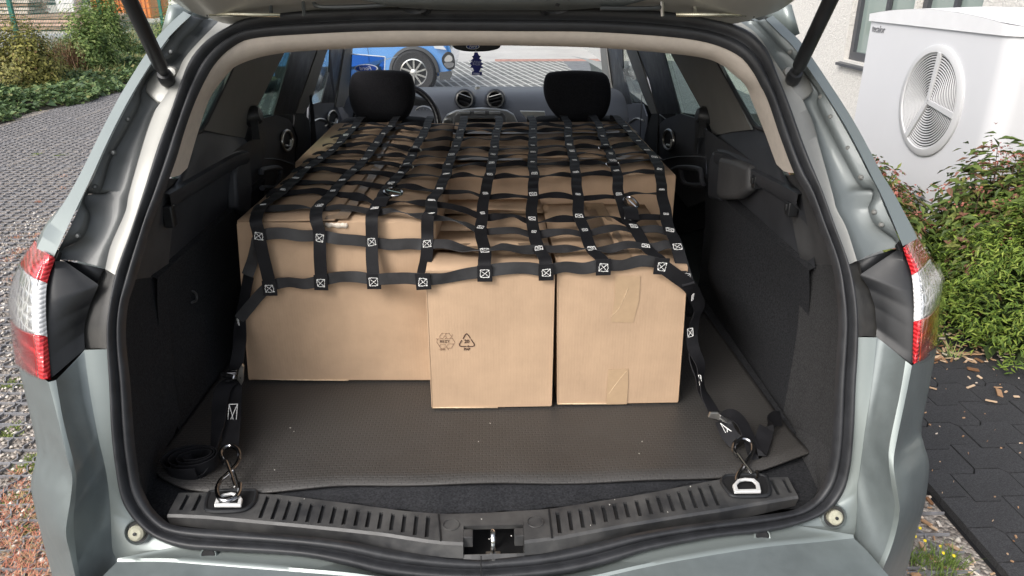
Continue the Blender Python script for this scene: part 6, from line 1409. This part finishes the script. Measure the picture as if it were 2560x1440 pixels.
MB().prism([V((sx0 + dx, yf - .008, z)) for dx, z in [(-3.1, .24), (-3.1, .36), (-2.88, .38), (-2.88, .24)]], (0, .02, 0)).build('cladding', clad, bc, smooth=0)
MB().prism([V((sx0 + dx, yf - .008, z)) for dx, z in [(-1.96, .22), (-1.96, .38), (-.46, .38), (-.46, .22)]], (0, .02, 0)).build('cladding', clad, bc, smooth=0)
MB().prism([V((sx0 + dx, yf - .010, z)) for dx, z in [(.36, .20), (.35, .30), (.52, .32), (.54, .28), (.50, .20)]], (0, .02, 0)).build('cladding', clad, bc, smooth=0)
fl = PY(1121, 152, yf - .012)
lp = MB().prism(cr([fl + V((x, 0, z)) for x, z in [(-.09, .04), (-.02, .12), (.06, .10), (.09, .02), (.08, -.10), (.0, -.12), (-.07, -.06)]], 32, closed=True), (0, .02, 0)).build('fog_lamp_housing', M['blackp'], bc, bevel=.006)
MB().prism(cr([fl + V((x, -.006, z)) for x, z in [(-.05, .03), (0, .08), (.05, .06), (.05, .0), (-.04, -.01)]], 24, closed=True), (0, .01, 0)).build('lamp_glass', mat('lamp_reflector', (.75, .75, .74), .15, .7), lp)
MB().prism(cr([fl + V((x, -.006, z)) for x, z in [(-.06, -.03), (.07, -.025), (.06, -.08), (-.02, -.09)]], 24, closed=True), (0, .01, 0)).build('lamp_trim', M['chrome'], lp)
MB().prism([V((sx0 + dx, BY + .03, z)) for dx, z in [(.25, .72), (.40, .68), (.46, .60), (.30, .62)]], (0, .03, 0)).build('headlight', mat('headlight_glass', (.7, .72, .75), .1, .3), bc)
for dx in (-.62, -1.55, -2.4): MB().tube([V((sx0 + dx, yf + .016, .40)), V((sx0 + dx - .03, yf + .016, .98))], .004, 5).build('door_gap', M['dark'], bc)

# ================================================================ LEFT SIDE: ground cover, fence, bushes
ivm = leafmat('groundcover_leaves', [(0, (.05, .09, .04)), (.4, (.10, .16, .065)), (.75, (.16, .235, .09)), (.93, (.24, .31, .12)), (1, (.34, .30, .13))], .5, .25)
def edge(y): return -5.42 + .16 * math.sin(y * 1.9) + .08 * math.sin(y * 5.1)
n = 36000; yy = rs0.uniform(5.0, 18.5, n); q = rs0.uniform(0, 1, n); xx = np.array([edge(y) for y in yy]) - q * 2.2
zz = .04 + .17 * np.minimum(1, q * 5) * (.6 + .4 * np.sin(xx * 4.3) * np.sin(yy * 3.1)) + rs0.uniform(-.05, .04, n)
v, f = leaves(np.stack([xx, yy, np.maximum(zz, .005)], 1), .085, .6, .7, 31)
stuff(put('ground_cover', raw_mesh('ground_cover', v, f, ivm)), 'low green creeping ground cover between the grid parking and the fence')
struct(MB().grid([[V((edge(y) - t * 2.5, y, .0 + .10 * min(1, t * 6))) for t in np.linspace(0, 1, 10)] for y in np.linspace(4.5, 16, 60)]).build('bank', mat('dark_soil', (.045, .04, .03), .95, var=.3, vs=4), smooth=60))
# fence
FX = -7.6
fen = thing('mesh_fence', (FX, 12, 0), 'green metal mesh fence on square posts behind the bushes', 'fence')
fgm = mat('green_fence_paint', (.02, .16, .12), .45)
fy0 = 13.05; SPN = 2.95; wirem = mat('green_fence_wire', (.045, .16, .125), .5)
for k in range(-2, 8):
    y = fy0 + SPN * k
    MB().box((FX, y, 1.0), (.06, .06, 2.0)).build('post', fgm, fen, smooth=0, bevel=.004)
    wm = MB()
    for i in range(1, 59): wm.box((FX + .035, y + i * .05, .98), (.005, .005, 1.85))
    for i in range(10): wm.box((FX + .040, y + SPN / 2, .1 + i * .2), (.006, SPN, .007))
    wo_ = wm.build('wire_panel', wirem, fen, smooth=0); wo_['kind'] = 'stuff'
def bush(x, y, rx, ry, h, seed, mt, label, name='bush', n=6500, size=.05, lump=.4, group='bushes along the fence'):
    t = thing(name, (x, y, 0), label, 'bush', group)
    P, d = shrub_points(n, rx, ry, h, seed, .42, lump, .06); v, f = leaves(P, size, .55, .3, seed, d); put('foliage', raw_mesh('foliage', v, f, mt), t)
    r_ = random.Random(seed)
    for k in range(9):
        a = r_.uniform(0, 6.28); qv = r_.uniform(.2, .75); tp = V((x + rx * qv * math.cos(a), y + ry * qv * math.sin(a), h * r_.uniform(.6, .95)))
        MB().tube(cr([V((x + rx * .1 * math.cos(a), y + ry * .1 * math.sin(a), 0)), V((x, y, 0)).lerp(tp, .5) + V((0, 0, .05)), tp], 6), [.014, .012, .010, .007, .005, .003], 5).build('stem', STM, t, root=V((x, y, 0)))
    return t
yg = leafmat('yellow_green_leaves', [(0, (.08, .08, .024)), (.35, (.16, .16, .04)), (.7, (.28, .27, .07)), (.92, (.44, .40, .12)), (1, (.20, .11, .06))], .5, .3)
mg = leafmat('mid_green_leaves', [(0, (.07, .12, .035)), (.5, (.15, .22, .06)), (.85, (.26, .34, .10)), (1, (.38, .43, .16))], .5, .3)
dg = leafmat('dry_grass', [(0, (.16, .15, .05)), (.5, (.27, .24, .09)), (1, (.40, .34, .17))], .7, .2)
p = PZ(92, 205, 0)
bush(-6.56, 11.3, .56, .50, .93, 41, yg, 'dense yellowish bush in front of the fence with dark gaps', n=9000)
bush(-6.55, 13.2, .42, .50, 1.02, 42, mg, 'loose green bush growing up the fence beside a dead brown clump', n=6500, size=.06)
bush(-7.25, 15.4, .42, .50, 1.42, 43, mg, 'tall leafy climber against the fence post', n=5000, size=.07, lump=.6)
bush(-7.1, 18.6, .55, .6, .85, 44, mg, 'light green bush farther along the fence', n=4500, size=.07, lump=.6)
br_ = leafmat('dead_twigs', [(0, (.13, .07, .04)), (1, (.28, .17, .10))], .8, 0)
dc = thing('dead_clump', (-6.72, 12.75, 0), 'dead brown twiggy clump between two green bushes', 'dead plant')
put('twigs', tufts('twigs', [(0, 0, 1)], 320, .24, .70, .006, br_, 15, .25), dc)
stuff(put('dry_grass', tufts('dry_grass', [(-6.45 + .25 * math.sin(k * 2.1), 11.7 + k * .2, .9) for k in range(16)], 150, .35, .38, .005, dg, 17, .7)), 'dry yellowish grass growing between the bushes')
stuff(put('tall_grass', tufts('tall_grass', [(-8.5 + .5 * math.sin(k * 1.7), 10 + k * .42, 1.2) for k in range(40)], 160, .7, .5, .006, dg, 19, .5)), 'tall pale grass standing behind the mesh fence')

# ================================================================ YARD BEYOND THE FENCE
sheet('grey_lane', -18, -9.0, 17, 24, -.02, mat('grey_lane_gravel', (.34, .34, .35), .9, var=.15, vs=3))
sheet('storage_yard', -60, -7.0, 24, 60, -.03, mat('pale_yard_gravel', (.42, .39, .34), .9, var=.2, vs=1.2))
plank = mat('weathered_planks', (.52, .46, .40), .85, var=.25, vs=6); plank2 = mat('brown_planks', (.30, .20, .14), .85, var=.25, vs=6)
rr = random.Random(3)
def stack(x, y, w_, d_, layers, label, mt, th=.11):
    t = thing('timber_stack', (x, y, -.03), label, 'timber stack', 'stacks of material in the yard')
    for k in range(layers):
        for j in range(4):
            yy_ = y - d_ / 2 + d_ * (j + .5) / 4
            MB().box((x + rr.uniform(-.12, .12), yy_, .05 + k * th), (w_ * rr.uniform(.85, 1), d_ / 4 * .94, th * .72)).build('plank', mt if (k % 3) else plank2, t, smooth=0)
def onl(u, Y): return PY(u, 100, Y).x
stack(onl(20, 27), 27, 2.6, 1.4, 9, 'wide stack of weathered planks behind the mesh fence', plank)
stack(onl(60, 28.5), 28.5, 1.6, 1.2, 11, 'taller pale timber stack behind the wide plank stack', mat('pale_boards', (.66, .63, .58), .85, var=.12, vs=6))
stack(onl(140, 26), 26, 4.6, 1.4, 4, 'long low stack of reddish boards behind the mesh fence', mat('reddish_boards', (.48, .32, .25), .85, var=.2, vs=6))
stack(onl(235, 27.5), 27.5, 3.0, 1.4, 4, 'low brown stack beside the orange container', mat('tan_boards', (.45, .35, .27), .85, var=.2, vs=6))
t = thing('white_bulk_bag', (onl(180, 27), 27.3, 0), 'white square bulk bag standing on the low boards', 'bag')
MB().box((onl(182, 27), 27.3, .85), (.62, .6, .80)).build('sack', mat('white_woven_sack', (.74, .73, .72), .8, var=.05, vs=9), t, smooth=0, bevel=.06, seg=3)
for dx in (-.22, .22): MB().tube(cr([V((onl(182, 27) + dx, 27.05, 1.2)), V((onl(182, 27) + dx, 27.1, 1.36)), V((onl(182, 27) + dx + .12, 27.15, 1.2))], 10), .015, 6).build('lifting_loop', white, t)
oc = thing('orange_container', (onl(330, 28), 28.6, 0), 'bright orange ribbed steel container in the yard', 'container')
ora = mat('orange_container_paint', (.72, .20, .02), .5)
cx = onl(325, 28)
MB().box((cx, 28.6, .72), (2.0, 1.6, .98)).build('body', ora, oc, smooth=0)
for k in range(14): MB().box((cx - .95 + k * .146, 27.78, .72), (.05, .05, .96)).build('rib', ora, oc, smooth=0)
ho = thing('red_roofed_house', (onl(440, 40), 42, 0), 'white house with a red tiled hip roof beyond the yard', 'house')
hx = onl(440, 40)
MB().box((hx + 1.0, 43, .35), (7.4, 5, 1.3)).build('wall', mat('house_render', (.74, .73, .70), .85), ho, smooth=0)
rt_ = mat('red_roof_tiles', (.40, .13, .075), .8, var=.2, vs=14)
a_, b_, c_, d_ = V((hx - 3.0, 40.2, .98)), V((hx + 5.0, 40.2, .98)), V((hx + 5.0, 46, .98)), V((hx - 3.0, 46, .98)); e_, f_ = V((hx - .2, 43, 3.0)), V((hx + 2.2, 43, 3.0))
MB().add([a_, b_, c_, d_, e_, f_], [(0, 1, 5, 4), (1, 2, 5), (2, 3, 4, 5), (3, 0, 4)]).build('roof', rt_, ho, smooth=0, thick=.1)
tg = leafmat('far_tree_leaves', [(0, (.018, .035, .014)), (.5, (.035, .065, .022)), (1, (.07, .11, .04))], .6, .2)
for k in range(9):
    x, y = -46 + k * 5.4, 52 + (k % 3) * 3; h = 6 + (k * 37 % 5) * .6
    t = thing('tree', (x, y, 0), 'dark green broadleaf tree in the belt beyond the storage yard', 'tree', 'belt of trees beyond the yard')
    P, d = shrub_points(2600, 3.3, 3.0, h, 60 + k, .5, .5, .6); v, f = leaves(P, .55, .7, .2, 60 + k, d); put('crown', raw_mesh('crown', v, f, tg), t)
    MB().tube([V((x, y, 0)), V((x + .1, y, h * .5)), V((x, y, h * .8))], [.22, .15, .06], 8).build('trunk', STM, t, root=V((x, y, 0)))

# swing the blue car so that its tail points away
_W = V((WX[0], BY, 0)); _M = Matrix.Rotation(R(-2), 3, 'Z'); bc.location = _W + _M @ (BR - _W); bc.rotation_euler = (0, 0, R(-2))
for o in bpy.data.objects:
    if '_root' in o: del o['_root']
